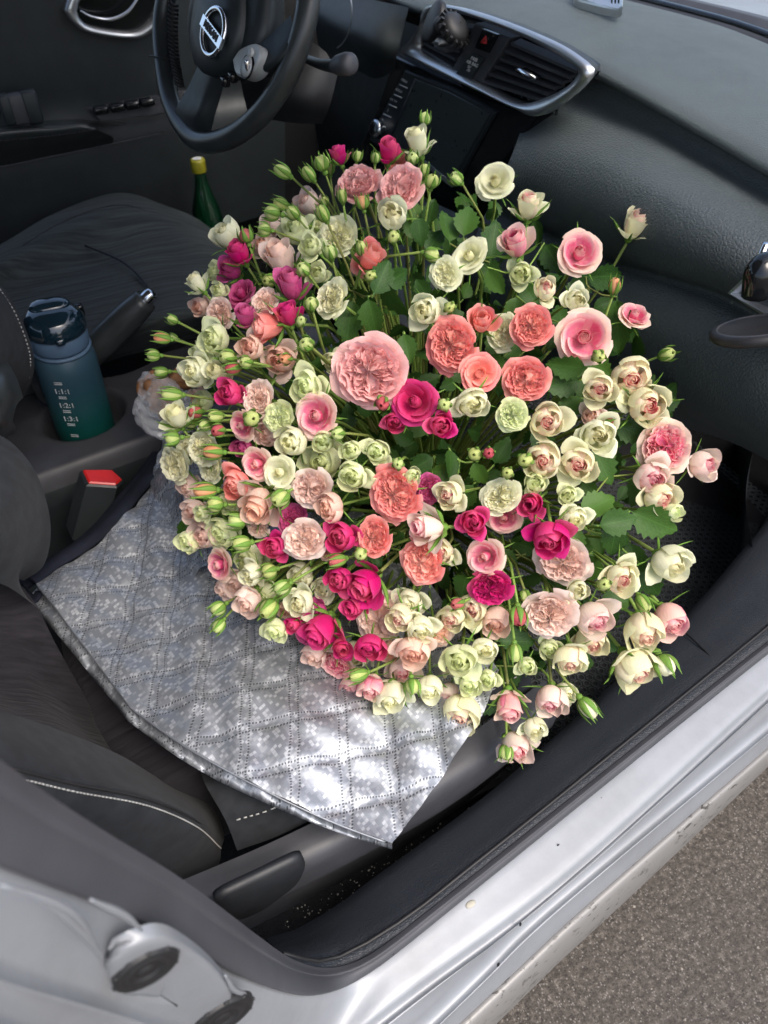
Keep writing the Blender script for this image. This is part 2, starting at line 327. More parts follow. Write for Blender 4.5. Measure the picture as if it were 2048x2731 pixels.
PM = {
 'W': petalmat('ivory_petal', (.89, .85, .56), (.91, .89, .68), (.90, .90, .65), (.66, .75, .34), baseamt=.4),
 'GW': petalmat('greenish_white_petal', (.82, .86, .52), (.88, .90, .64), (.85, .88, .58), (.56, .68, .24), baseamt=.45, rim=(.80, .86, .46)),
 'E': petalmat('cream_pink_heart_petal', (.92, .13, .33), (.95, .71, .65), (.91, .89, .60), (.80, .80, .44), h0=.13, h1=.30, baseamt=.3, rim=(.89, .90, .60)),
 'E2': petalmat('cream_blush_petal', (.86, .10, .28), (.94, .62, .58), (.93, .84, .70), (.88, .74, .54), h0=.14, h1=.38, baseamt=.3, rim=(.93, .72, .66)),
 'D': petalmat('pink_cream_edge_petal', (.80, .05, .24), (.89, .20, .38), (.92, .72, .56), (.86, .78, .48), rim=(.95, .74, .64), h0=.26, h1=.52, baseamt=.2),
 'P': petalmat('blush_petal', (.93, .68, .58), (.93, .72, .64), (.92, .76, .69), (.92, .72, .50), baseamt=.25),
 'L': petalmat('pale_pink_petal', (.96, .58, .54), (.95, .52, .49), (.93, .45, .44), (.90, .46, .36), rim=(.97, .64, .62), baseamt=.3),
 'S': petalmat('coral_petal', (.95, .46, .37), (.93, .29, .25), (.90, .20, .18), (.90, .33, .22), rim=(.95, .46, .42), baseamt=.3),
 'H': petalmat('hot_pink_petal', (.66, .02, .15), (.72, .022, .17), (.74, .03, .21), (.55, .012, .08), rim=(.82, .09, .30), baseamt=.35),
 'K': petalmat('magenta_petal', (.58, .03, .19), (.64, .06, .26), (.66, .09, .30), (.42, .015, .10), rim=(.76, .17, .40), baseamt=.35),
 'B': petalmat('peach_petal', (.93, .58, .44), (.94, .66, .54), (.94, .73, .62), (.91, .68, .44), baseamt=.35),
 'G': petalmat('green_bud_petal', (.62, .70, .24), (.66, .73, .28), (.62, .71, .26), (.34, .48, .09), baseamt=.4),
 'Gp': petalmat('green_and_red_bud_petal', (.62, .05, .10), (.66, .10, .14), (.62, .12, .14), (.36, .40, .08), baseamt=.5),
 'Gc': petalmat('green_and_coral_bud_petal', (.80, .26, .12), (.80, .34, .18), (.78, .42, .2), (.4, .5, .1), baseamt=.5),
}
def green(name, c1, c2, c3, rough=.5, tr=.2, veins=False):
    b = NB(name); oi = b.n('ShaderNodeObjectInfo', 'Random'); c = b.mix(b.ramp(b.noise(18, 4, .6), [(.3, 0.0), (.7, 1.0)]), c1, c2); c = b.mix(b.ma('MULTIPLY', b.ma('POWER', oi, 2.0), .8), c, c3)
    if veins:
        sp = b.n('ShaderNodeSeparateXYZ', None, Vector=b.n('ShaderNodeUVMap', 0)); x = b.ma('ABSOLUTE', sp.outputs[0]); y = sp.outputs[1]
        v = b.ma('ABSOLUTE', b.ma('SUBTRACT', b.ma('FRACT', b.ma('MULTIPLY', b.ma('SUBTRACT', y, b.ma('MULTIPLY', x, .45)), 8.0)), .5))
        vf = b.ma('MAXIMUM', b.ma('MULTIPLY', b.ramp(v, [(0.0, 1.0), (.13, 0.0)]), .6), b.ramp(x, [(0.0, 1.0), (.06, 0.0)])); c = b.mix(b.ma('MULTIPLY', vf, .45), c, tuple(min(1, q*2.2) for q in c2)); b.bump(vf, -.5, .002)
    b.pr(Base__Color=c, Roughness=rough, Specular__IOR__Level=.22)
    t_ = b.t.nodes.new('ShaderNodeBsdfTranslucent'); b.L(c, t_.inputs[0]); mx = b.t.nodes.new('ShaderNodeMixShader'); mx.inputs[0].default_value = tr
    b.L(b.p.outputs[0], mx.inputs[1]); b.L(t_.outputs[0], mx.inputs[2]); b.L(mx.outputs[0], b.out.inputs[0]); return b.m
M['sepal'] = green('sepal_green', (.10, .20, .03), (.20, .34, .065), (.16, .33, .055))
M['stem'] = green('stem_green', (.14, .24, .04), (.25, .37, .08), (.17, .15, .05), .55, .05)
M['leaf'] = green('rose_leaf_green', (.014, .046, .009), (.034, .088, .016), (.07, .15, .022), .5, .15, True)
# ------------------------------------------------------------------ ground
g = [(-40+80*i/10, -40+80*j/10, 0) for i in range(11) for j in range(11)]
o = obj('asphalt_ground', (g, gridf(11, 11)), M['asphalt'], kind='structure', smooth=False); o['label'] = 'weathered grey brown asphalt beside the car'
r0 = np.random.default_rng(3); V = []; Fc = []
for i in range(450):
    c = np.array([r0.uniform(.0, 1.6), r0.uniform(-1.5, -.8), .0]); s = r0.uniform(.0008, .0028); n0 = len(V)
    for p in [(1, 0, 0), (0, 1, 0), (-1, 0, 0), (0, -1, 0), (0, 0, .8)]: V.append(tuple(c+np.array(p)*s*r0.uniform(.6, 1.4, 3)))
    Fc += [(n0, n0+1, n0+4), (n0+1, n0+2, n0+4), (n0+2, n0+3, n0+4), (n0+3, n0, n0+4)]
o = obj('loose_grit', (V, Fc), M['grit'], kind='stuff'); tag(o, 'loose pale grit scattered over the asphalt', 'grit')
# ------------------------------------------------------------------ silver car body around the door opening
car = thing('parked_car', 'silver car body with ribbed door sill, pillar and grey rubber door seal', 'car', (.3, -.85, .3))
def ext(L, fn, a, b):                            # extend a row of points beyond the frame along its own end directions
    P = [np.array(p, float) for p in [fn(*q) for q in L]]; return [P[0]+(P[0]-P[1])/np.linalg.norm(P[0]-P[1])*a]+P+[P[-1]+(P[-1]-P[-2])/np.linalg.norm(P[-1]-P[-2])*b]
YO, YI = -.862, -.835
outer = [(0, 2309), (123, 2358), (247, 2401), (370, 2457), (432, 2488), (531, 2537), (593, 2580), (691, 2623), (772, 2648), (833, 2655)]
sealO = [Y_(-140, 2262, YO)]+[Y_(*q, YO) for q in outer]+[Z_(926, 2630, .423), Z_(1024, 2566, .42), Z_(1240, 2392, .42), Z_(1561, 2132, .42), Z_(1826, 1916, .42), Z_(2048, 1741, .42), Z_(2300, 1545, .42), Z_(2600, 1310, .42)]
sealO = cr(sealO, 60)
inner = [(-140, 1950), (0, 2040), (68, 2093), (148, 2148), (296, 2241), (432, 2321), (525, 2383), (617, 2451), (698, 2512), (790, 2572)]
sealI = [Y_(*q, YI) for q in inner]+[Z_(890, 2592, .432), Z_(988, 2556, .43), Z_(1200, 2392, .432), Z_(1540, 2122, .432), Z_(1808, 1908, .432), Z_(2035, 1728, .432), Z_(2290, 1530, .432), Z_(2590, 1296, .432)]
sealI = cr(sealI, 60)
def body_row(pts): return cr(pts, 60)
g1 = body_row([Y_(-200, 2480, -.885), Y_(0, 2560, -.885), Y_(300, 2660, -.885), Y_(600, 2770, -.885), Z_(800, 2850, .41), Z_(950, 2756, .41), Z_(1104, 2638, .41), Z_(1518, 2326, .41), Z_(1987, 1900, .41), Z_(2240, 1672, .41), Z_(2540, 1400, .41)])
def off(R, dy, dz): return R+np.array([0, dy, dz])
g2 = body_row([Y_(-250, 2600, -.90), Y_(0, 2700, -.90), Y_(300, 2850, -.90), Z_(700, 3050, .39), Z_(880, 2925, .388), Z_(1104, 2734, .386), Z_(1300, 2548, .386), Z_(1456, 2398, .386), Z_(2024, 1931, .386), Z_(2270, 1728, .386), Z_(2570, 1480, .386)])
g3 = body_row([Y_(-300, 2700, -.91), Y_(0, 2850, -.91), Y_(300, 3000, -.91), Z_(800, 3150, .345), Z_(1000, 2950, .343), Z_(1228, 2731, .342), Z_(1400, 2570, .342), Z_(1580, 2403, .342), Z_(2048, 1996, .342), Z_(2290, 1785, .342), Z_(2590, 1520, .342)])
g4 = body_row([Y_(-320, 2760, -.92), Y_(0, 2950, -.92), Y_(300, 3150, -.92), Z_(900, 3150, .28), Z_(1110, 2940, .275), Z_(1326, 2731, .272), Z_(1500, 2560, .272), Z_(1691, 2384, .272), Z_(2048, 2045, .272), Z_(2300, 1806, .272), Z_(2600, 1520, .272)])
def stack(rows): A = np.array(rows); return [tuple(p) for p in A.reshape(-1, 3)], gridf(len(rows), A.shape[1])
L_ = [sealO+np.array([0, .02, -.004]), sealO, sealO*.8+g1*.2, sealO*.5+g1*.5, sealO*.08+g1*.92+np.array([0, 0, .001]), off(g1, .001, -.001), off(g1, -.002, -.0075), off(g1, -.0075, -.0085), off(g1, -.0095, -.001), g1*.5+g2*.5+np.array([0, 0, .002]), g1*.12+g2*.88+np.array([0, 0, .001]), off(g2, .001, -.002), off(g2, -.002, -.015), off(g2, -.011, -.019), off(g2, -.014, -.010), g2*.5+g3*.5+np.array([0, -.002, .002]), g2*.12+g3*.88, off(g3, .0, -.003), off(g3, .005, -.018)]
side = obj('body_side', stack(L_), M['paint'], car)
md = side.modifiers.new('s', 'SUBSURF'); md.levels = md.render_levels = 1
A_ = [off(g3, .006, -.010), off(g3, -.002, -.003), g3*.75+g4*.25+np.array([0, -.004, .006]), g3*.45+g4*.55+np.array([0, -.006, .007]), g3*.15+g4*.85+np.array([0, -.003, .003]), g4, off(g4, .006, -.012), off(g4, .03, -.03), off(g4, .12, -.05)]
rail = obj('lower_rail', stack(A_), M['rail'], car); md = rail.modifiers.new('s', 'SUBSURF'); md.levels = md.render_levels = 1
# seal: two lips, a lower band and an inner trim
nrm = np.array([0, -1.0, .0]); mid = sealO*.5+sealI*.5
wv = np.linalg.norm(sealI-sealO, axis=1)[:, None]; up_ = np.array([0, -.25, 1.0]); lift = up_*np.minimum(.0035, wv*.35); lo = np.array([0, -.004, .0])
k0 = np.clip(wv/.05, .25, 1.0)
S_ = [sealO+np.array([0, .012, -.006]), sealO+lo*.3*k0, sealO*.93+sealI*.07+lo*k0+lift*.3, sealO*.75+sealI*.25+lo*1.5*k0+lift*.6, sealO*.5+sealI*.5+lo*1.5*k0+lift*.8, sealO*.30+sealI*.70+lo*1.0*k0+lift*.7, sealO*.24+sealI*.76+lo*.2*k0+lift*.2, sealO*.20+sealI*.80+lo*.9*k0+lift*.6, sealO*.08+sealI*.92+lo*.8*k0+lift*.6, sealI+lo*.1, sealI+np.array([.001, .003, -.002])]
seal = obj('door_seal', stack(S_), M['seal'], car); md = seal.modifiers.new('s', 'SUBSURF'); md.levels = md.render_levels = 1
# stamped pads and rubber plugs on the pillar
def surf(px, py, dy=0.0): return Y_(px, py, -.882+dy)
pad_px = [(285, 2590), (300, 2535), (370, 2505), (432, 2488), (520, 2535), (590, 2600), (620, 2660), (600, 2740), (540, 2790), (380, 2790), (300, 2700)]
P_ = cr([surf(*q) for q in pad_px+pad_px[:1]], 48)[:-1]; c_ = P_.mean(0)
rings = [P_+np.array([0, .006, 0]), P_+np.array([0, .0, 0]), P_*.97+c_*.03+np.array([0, -.0018, 0]), P_*.90+c_*.10+np.array([0, -.0026, 0]), P_*.5+c_*.5+np.array([0, -.0026, 0]), P_*.02+c_*.98+np.array([0, -.0026, 0])]
V = [tuple(p) for r in rings for p in r]; pad = obj('stamped_pad', (V, gridf(6, 48, True)), M['paint'], car); md = pad.modifiers.new('s', 'SUBSURF'); md.levels = md.render_levels = 1
for pts in ([(0, 2360), (110, 2392), (200, 2440), (262, 2530)], [(95, 2395), (170, 2440), (240, 2510), (280, 2560)], [(240, 2398), (330, 2440), (378, 2480)], [(-60, 2640), (60, 2690), (150, 2750)], [(600, 2600), (625, 2640), (672, 2654)]):
    obj('pressed_ridge', tube([surf(*q, -.001) for q in pts], [.0006, .0018, .0018, .0006], ns=8, n=14), M['paint'], car)
def plug(px, py, rw, ang, dy):
    c = surf(px, py, dy); s = rw*np.linalg.norm(c-CAM)/F; nd = np.array([.02, -1, .04]); nd /= np.linalg.norm(nd)
    a = obj('rubber_plug', lathe([(s*1.02, -.003), (s, .0015), (s*.93, .0025), (s*.82, .0018), (s*.72, .0008), (s*.66, .002), (s*.5, .0025), (s*.46, .0008), (s*.3, .0004), (s*.26, .0016), (.0005, .002)], c, nd, 28), M['rubber'], car)
    for k in range(10):
        t = 2*math.pi*k/10; u, v, n_ = frame(nd); q = c+(u*math.cos(t)+v*math.sin(t))*s*.97+n_*.0008; obj('plug_notch', box(q, (s*.16, .002, s*.16), None, .0006), M['rubber'], a)
plug(390, 2583, 72, 0, -.0030); plug(592, 2712, 72, 0, -.0035)
c = surf(205, 2690); s = 24*np.linalg.norm(c-CAM)/F
obj('pressed_hole', lathe([(s*1.1, -.002), (s, .002), (s*.8, .0005), (.0004, .001)], c, (.1, -1, .1), 20), M['paint'], car)
# mud speck and scratches on the sill
obj('mud_spot', supersolid(Z_(1255, 2411, .4185), (.006, .0035, .0012), 1.0, 10, 6), M['crumb'], car)
for k in range(26):
    px, py = r0.uniform(1150, 1800), 0; t = (px-1104)/(1987-1104); py = 2638-(738)*t+r0.uniform(-110, 130); c = Z_(px, py, .418-.0*t); 
    if k < 4: obj('paint_chip', supersolid(c+np.array([0, 0, -.004]), (r0.uniform(.0008, .0022), r0.uniform(.0006, .0014), .0055), 1.0, 8, 5), M['rubber'], car)
# roof, far pillars and bonnet: they shade the cabin and show through the windscreen
roof = supersolid((-.75, -.0, 1.50), (1.35, .70, .045), .35, 32, 8); obj('roof', roof, M['paint'], car)
bon = loft([[(1.32, -.80, .84), (1.30, -.4, .93), (1.28, 0, .95), (1.3, .6, .93)], [(1.7, -.82, .82), (1.7, -.4, .90), (1.7, 0, .92), (1.7, .6, .90)], [(2.15, -.74, .72), (2.2, -.4, .78), (2.2, 0, .79), (2.15, .6, .76)], [(2.25, -.74, .3), (2.3, -.4, .3), (2.3, 0, .3), (2.25, .6, .3)]], 24, 4); obj('bonnet', bon, M['paint'], car)
fr = loft([[(1.30, -.80, .84), (1.7, -.82, .82), (2.15, -.74, .72)], [(1.2, -.88, .6), (1.7, -.9, .6), (2.2, -.8, .55)], [(1.15, -.89, .3), (1.7, -.9, .3), (2.2, -.8, .3)]], 16, 4); obj('front_wing', fr, M['paint'], car)
obj('far_footwell_panel', box((.85, .80, .55), (1.0, .06, .75), None, .02), M['carpet'], car)
obj('far_body_side', box((.4, .90, .55), (2.2, .10, .60), None, .03), M['paint'], car)
obj('rear_bulkhead', box((-1.5, 0, .65), (.1, 1.6, .9), None, .03), M['carpet'], car)
obj('firewall', box((1.24, 0, .55), (.05, 1.6, .72), None, .02), M['carpet'], car)
obj('screen_pillar', tube([(1.30, -.80, .90), (1.0, -.78, 1.12), (.55, -.70, 1.47)], .03, 10, 12), M['paint'], car)
obj('screen_pillar', tube([(1.30, .80, .90), (1.0, .78, 1.12), (.55, .70, 1.47)], .03, 10, 12), M['paint'], car)
# ------------------------------------------------------------------ floor, sill trim
fl = [(x, y, .235+.004*math.sin(x*23)*math.cos(y*19)) for x in np.linspace(-.5, 1.22, 60) for y in np.linspace(-.84, .85, 50)]
o = obj('cabin_floor', (fl, gridf(60, 50)), M['carpet'], kind='structure'); o['label'] = 'dark carpeted cabin floor'
pxI = [1024+F*((p-CAM)@rt)/((p-CAM)@fw) for p in sealI]; iS = next(i for i in range(60) if pxI[i] > 752); tr1 = cr([sealI[i]+np.array([0, .004, -.004]) for i in range(iS, 60, 3)], 40); tr0 = tr1
i2 = cr([Z_(728, 2522, .39), Z_(820, 2492, .385), Z_(930, 2425, .39), Z_(1029, 2350, .40), Z_(1350, 2110, .405), Z_(1640, 1850, .405), Z_(1860, 1640, .405), Z_(1990, 1490, .405), Z_(2100, 1350, .405), Z_(2200, 1150, .405)], 40)
tr = obj('sill_trim', stack([tr1+np.array([0, -.012, -.01]), tr1, tr1*.9+i2*.1+np.array([0, 0, .003]), tr1*.6+i2*.4+np.array([0, 0, .001]), tr1*.3+i2*.7+np.array([0, 0, .0]), i2, i2+np.array([-.004, .014, -.012]), i2+np.array([-.004, .022, -.06]), i2+np.array([-.004, .03, -.18])]), M['trim'], car)
obj('trim_step', tube([tr1[i]*.86+i2[i]*.14+np.array([0, 0, .0035]) for i in range(40)], .0022, 6), M['rubber'], car)
for c0_, c1_ in (((985, 2490), (1050, 2545)), ((1830, 1690), (1935, 1785))): obj('trim_joint', tube([Z_(*c0_, .413), Z_(*c1_, .425)], .0012, 5), M['rubber'], car)
obj('kick_panel', loft([[Z_(2010, 1480, .40), Z_(1990, 1300, .42), Z_(2040, 1080, .45)], [Z_(1960, 1600, .30), Z_(1985, 1380, .30), Z_(1990, 1150, .32)], [Z_(1930, 1640, .235), Z_(1965, 1430, .235), Z_(1960, 1180, .235)]], 14, 4), M['plastic'], car)
V = []; Fc = []
for i in range(420):
    px = r0.uniform(760, 1350); py = 2480-(px-760)*.66+r0.uniform(-150, 30); c = Z_(px, py, .24); s = r0.uniform(.0005, .0014); n0 = len(V)
    for p in [(1, 0, 0), (0, 1, 0), (-1, 0, 0), (0, -1, 0), (0, 0, 1)]: V.append(tuple(c+np.array(p)*s*r0.uniform(.4, 1.6, 3)))
    Fc += [(n0, n0+1, n0+4), (n0+1, n0+2, n0+4), (n0+2, n0+3, n0+4), (n0+3, n0, n0+4)]
o = obj('crumbs', (V, Fc), M['crumb'], kind='stuff'); tag(o, 'pale crumbs and dust specks on the dark carpet', 'crumbs')
# rubber floor mat with a cell pattern
mat_ = thing('floor_mat', 'black rubber floor mat with raised honeycomb cells in the footwell', 'floor mat', (.7, -.5, .24))
c1, c2, c3, c4_ = Z_(1300, 1990, .25), Z_(1660, 1790, .25), Z_(1940, 1330, .25), Z_(1860, 1120, .25)
obj('mat_sheet', plate([(.22, -.70, .252), (.50, -.715, .252), (.70, -.69, .252), (1.05, -.56, .256), (1.12, -.2, .258), (.25, -.2, .252)][::-1], .012, (0, 0, -1), .003), M['rubber'], mat_, smooth=False)
V = []; Fc = []
for i in range(75):
    for j in range(54):
        x, y = .25+i*.0115, -.69+(j+.5*(i % 2))*.0132
        if y < -.70+max(0, x-.62)*.33: continue
        n0 = len(V); R1, R2 = .0068, .0050
        for R0, z in ((R1, .2525), (R1*.92, .2560), (R2, .2560), (R2*.9, .2530)):
            for q in range(6): t = math.pi/3*q+math.pi/6*0; V.append((x+R0*math.cos(t), y+R0*math.sin(t), z))
        Fc += [tuple(n0+i2_ for i2_ in f) for f in gridf(4, 6, True)]
obj('honeycomb_cells', (V, Fc), M['matcell'], mat_, smooth=False, kind='stuff')
# ------------------------------------------------------------------ passenger seat
seat = thing('passenger_seat', 'near passenger seat in dark fabric, its cushion under the silver sheet', 'car seat', (-.1, -.45, .25))
def xb(z): return -.045-.40*(z-.44)
def sbolster(ya, yb, zt, zlow, xo, fat):         # a rounded seatback bolster
    n = 22; rows = []
    for z in np.linspace(zlow, zt, 16):
        u = (z-zlow)/(zt-zlow); xf = xb(z)+xo-.05*max(0, (.12-(z-zlow))/.12)**2*1.6; ring = []
        for k in range(n):
            t = 2*math.pi*k/n; cx, cy = math.cos(t), math.sin(t); yc, hw = (ya+yb)/2, abs(yb-ya)/2
            ring.append((xf-fat+fat*math.copysign(abs(cx)**.8, cx), yc+hw*math.copysign(abs(cy)**.8, cy)*(1-.25*max(0, .1-(z-zlow))/.1), z))
        rows.append(ring)
    V = [p for r in rows for p in r]; F_ = gridf(16, n, True)+[tuple(range(n))[::-1]]
    return V, F_
# outboard bolster as a loft following its visible outline
ob = [[Y_(-80, 1880, -.60), Y_(96, 1925, -.60), Y_(309, 2008, -.60), Y_(440, 2084, -.60), Y_(543, 2123, -.61), Y_(588, 2190, -.63)],
      [Y_(-80, 1960, -.655), Y_(96, 2000, -.655), Y_(309, 2070, -.655), Y_(440, 2120, -.655), Y_(550, 2165, -.65), Y_(598, 2230, -.65)],
      [Y_(-80, 2045, -.69), Y_(62, 2077, -.69), Y_(204, 2111, -.69), Y_(395, 2148, -.69), Y_(525, 2204, -.685), Y_(590, 2262, -.675)],
      [Y_(-100, 2150, -.695), Y_(60, 2180, -.695), Y_(200, 2215, -.695), Y_(370, 2250, -.695), Y_(500, 2290, -.69), Y_(582, 2310, -.68)],
      [Y_(-120, 2300, -.68), Y_(60, 2330, -.68), Y_(200, 2350, -.68), Y_(340, 2370, -.68), Y_(450, 2390, -.675), Y_(530, 2380, -.67)]]
obj('seatback_bolster', loft(ob, 36, 5), M['fabric'], seat)
st_ = cr(ob[2], 90)
V = []; 
for i in range(0, 89, 1):
    a_, b_ = st_[i], st_[i]*.25+st_[i+1]*.75; V.append(tube([a_+np.array([0, -.001, .0012]), b_+np.array([0, -.001, .0012])], .0007, 5))
obj('pale_stitching', join(*V), M['thread'], seat)
obj('bolster_seam', tube([p+np.array([0, .004, .006]) for p in cr(ob[2], 30)], .0014, 5), M['rubber'], seat)
# recessed centre of the seatback
cp = [[Y_(-150, 1480, -.30), Y_(20, 1540, -.34), Y_(88, 1600, -.37), Y_(150, 1720, -.40), Y_(240, 1880, -.46), Y_(309, 2005, -.53)],
      [Y_(-160, 1560, -.34), Y_(0, 1620, -.37), Y_(50, 1700, -.40), Y_(120, 1810, -.44), Y_(210, 1930, -.50), Y_(300, 2030, -.57)],
      [Y_(-170, 1760, -.43), Y_(-30, 1800, -.45), Y_(40, 1850, -.48), Y_(110, 1905, -.52), Y_(200, 1975, -.57), Y_(290, 2050, -.61)],
      [Y_(-180, 1930, -.53), Y_(-40, 1920, -.55), Y_(40, 1940, -.56), Y_(110, 1960, -.58), Y_(190, 2005, -.61), Y_(280, 2060, -.63)]]
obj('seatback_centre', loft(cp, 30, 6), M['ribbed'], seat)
ib = [[Z_(-120, 1150, .74), Z_(0, 1161, .74), Z_(84, 1240, .72), Z_(124, 1338, .69), Z_(135, 1430, .65), Z_(115, 1510, .61), Z_(63, 1549, .58)],
      [Z_(-130, 1250, .77), Z_(-20, 1260, .77), Z_(50, 1310, .75), Z_(90, 1380, .71), Z_(100, 1440, .67), Z_(85, 1500, .63), Z_(50, 1545, .59)],
      [Z_(-140, 1400, .78), Z_(-40, 1400, .78), Z_(0, 1430, .76), Z_(40, 1470, .72), Z_(55, 1500, .68), Z_(50, 1530, .64), Z_(35, 1560, .60)],
      [Z_(-150, 1530, .72), Z_(-60, 1540, .72), Z_(-20, 1550, .70), Z_(10, 1560, .68), Z_(30, 1570, .65), Z_(60, 1590, .62), Z_(100, 1620, .58)]]
obj('seatback_bolster', loft(ib, 30, 6), M['fabric'], seat)
obj('seatback_core', loft([[(-.20, -.22, .45), (-.20, -.65, .45)], [(-.26, -.22, .7), (-.26, -.66, .7)], [(-.40, -.24, 1.08), (-.40, -.64, 1.08)], [(-.50, -.24, 1.08), (-.50, -.64, 1.08)], [(-.40, -.22, .6), (-.40, -.66, .6)], [(-.34, -.22, .4), (-.34, -.66, .4)]], 8, 4), M['fabric'], seat)
# cushion
def cush(p):
    x, y, z = p
    if z > 0: z = z+.022*min(1, (abs(y)/.17)**4)-.010*math.exp(-(y/.1)**2)
    return np.array([x, y, z])
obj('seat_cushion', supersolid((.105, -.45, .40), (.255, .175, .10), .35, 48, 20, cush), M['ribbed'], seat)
obj('cushion_bolster', loft([[(-.045, -.615, .505), (.0, -.62, .52), (.15, -.62, .525), (.34, -.61, .505)], [(-.045, -.65, .52), (.02, -.66, .530), (.15, -.66, .54), (.35, -.65, .515)], [(-.04, -.685, .505), (.02, -.70, .512), (.15, -.70, .52), (.35, -.68, .49)], [(-.04, -.70, .46), (.02, -.708, .46), (.15, -.708, .46), (.35, -.69, .44)]], 30, 5), M['fabric'], seat)
cs = cr([(-.03, -.690, .503), (.02, -.7015, .511), (.15, -.7015, .517), (.33, -.687, .494)], 90); V = []
for i in range(0, 89, 2): V.append(tube([cs[i]+np.array([0, -.0008, .002]), cs[i+1]+np.array([0, -.0008, .002])], .0008, 5))
obj('pale_stitching', join(*V), M['thread'], seat)
# plastic side shield with the recliner lever
sh = obj('side_shield', loft([[(-.15, -.700, .472), (.02, -.716, .472), (.2, -.716, .472), (.37, -.69, .455)], [(-.15, -.725, .470), (.02, -.742, .470), (.2, -.742, .468), (.37, -.715, .45)], [(-.15, -.733, .455), (.02, -.75, .455), (.2, -.75, .452), (.37, -.722, .435)], [(-.15, -.730, .40), (.02, -.745, .40), (.2, -.745, .395), (.37, -.718, .38)], [(-.15, -.715, .36), (.02, -.728, .36), (.2, -.728, .355), (.37, -.70, .35)], [(-.15, -.705, .27), (.02, -.712, .26), (.2, -.712, .26), (.37, -.69, .28)]], 30, 5), M['grey_plastic'], seat)
def arc_(P): return cr(np.array(list(P)+[P[0]]), 45)[:-1]
lv = [Y_(586, 2426, -.762), Y_(610, 2418, -.764), Y_(695, 2383, -.766), Y_(772, 2346, -.764), Y_(816, 2318, -.756)]
lever = obj('recliner_lever', plate(arc_([Y_(*q, -.766) for q in [(576, 2408), (600, 2388), (700, 2340), (796, 2294), (816, 2302), (815, 2330), (790, 2365), (707, 2428), (640, 2458), (600, 2450), (582, 2432)]]), .010, (0, 1, 0), .004), M['lever'], seat)
obj('lever_slot_shadow', tube([Y_(598, 2392, -.753), Y_(700, 2342, -.755), Y_(804, 2284, -.753)], [.003, .004, .003], 8, 14), M['rubber'], seat)  # black tube paints the shadow in the slot above the lever
# ------------------------------------------------------------------ silver foil sheet
foil_ = thing('quilted_foil_bag', 'crinkled silver quilted foil bag with navy edging spread over the seat', 'foil bag', (.1, -.45, .5))
cA, cB = Z_(847, 1780, .53), Z_(847, 1780, .53); va = Z_(847+114, 1752, .53)-cA; vb = Z_(850, 1883, .53)-cA; Muv = np.linalg.inv(np.array([va[:2], vb[:2]]).T)
def zsheet(x, y): return .545+.02*math.exp(-((y+.62)/.10)**2)-.05*max(0, -.70-y)*3+.0*x
def onsheet(px, py):
    z = .55
    for _ in range(6): p = Z_(px, py, z); z = .5*z+.5*zsheet(p[0], p[1])
    return Z_(px, py, z)
eAE = cr([onsheet(*q) for q in [(98, 1560), (160, 1515), (245, 1462), (320, 1395), (380, 1320), (418, 1275), (470, 1200)]], 60)
eBC = cr([onsheet(*q) for q in [(352, 1892), (500, 1995), (700, 2105), (880, 2190), (1045, 2252)]], 90)
eAB = cr([onsheet(*q) for q in [(98, 1560), (170, 1650), (260, 1770), (352, 1892)]], 70)
eCD = cr([onsheet(*q) for q in [(1045, 2252), (1130, 2140), (1220, 2010), (1290, 1900), (1330, 1790)]], 70)
bot = np.vstack([eAB[:-1], eBC]); bot = bot[np.linspace(0, len(bot)-1, 130).astype(int)]
far = cr([onsheet(*q) for q in [(470, 1200), (700, 1250), (1000, 1400), (1330, 1790)]], 130)
lft = eAE; rgt = eCD
nu_, nv_ = 130, 90; lft = cr(lft, nv_); rgt = cr(rgt, nv_)
ins = []
G = np.zeros((nv_, nu_, 3))
for i in range(nv_):
    v = i/(nv_-1)
    for j in range(nu_):
        u = j/(nu_-1)
        G[i, j] = (1-v)*bot[j]+v*far[j]+(1-u)*lft[i]+u*rgt[i]-((1-u)*(1-v)*bot[0]+u*(1-v)*bot[-1]+(1-u)*v*far[0]+u*v*far[-1])
UVf = np.array([(Muv@(p[:2]-cA[:2])) for p in G.reshape(-1, 3)]); 
def wr(p, s=0): x, y = p[0], p[1]; return .0024*math.sin(31*x+17*y+1.5*math.sin(23*y+s))+.0022*math.sin(67*x-41*y+2*math.sin(37*x))+.0012*math.sin(140*x+90*y+s)
for idx in range(nv_*nu_):
    i, j = divmod(idx, nu_); a, b = UVf[idx]; fa, fb = abs((a % 1)-.5), abs((b % 1)-.5)
    puff = .0016*(1-math.exp(-((fa)/.10)**2))*(1-math.exp(-((fb)/.10)**2)); G[i, j, 2] += puff+wr(G[i, j])
obj('top_sheet', ([tuple(p) for p in G.reshape(-1, 3)], gridf(nv_, nu_)), M['foil'], foil_, uv=UVf)
# the second layer shows as a narrow margin outside the near edges
bot2 = bot.copy(); 
for j in range(nu_):
    u = j/(nu_-1); t_ = bot[min(j+1, nu_-1)]-bot[max(j-1, 0)]; nn = np.array([t_[1], -t_[0], 0]); nn /= np.linalg.norm(nn)+1e-9
    wdt = .009+.009*max(0, 1-u/.40) if u < .40 else .009*min(1, (1-u)*3); bot2[j] = bot[j]+nn*wdt+np.array([0, 0, -.012])
rows = [bot+np.array([0, 0, -.002]), bot*.9+bot2*.1+np.array([0, 0, -.008]), bot*.45+bot2*.55+np.array([0, 0, -.003]), bot2, bot2+np.array([.005, .008, -.004]), bot*.7+bot2*.3+np.array([.02, .03, -.016])]
Gv = np.array(rows); 
for r_ in range(1, 3):
    for j in range(nu_): Gv[r_, j, 2] += 1.6*wr(Gv[r_, j]*1.6, 2)*.8
uv2 = np.array([(Muv@(p[:2]-cA[:2])) for p in Gv.reshape(-1, 3)])+.37
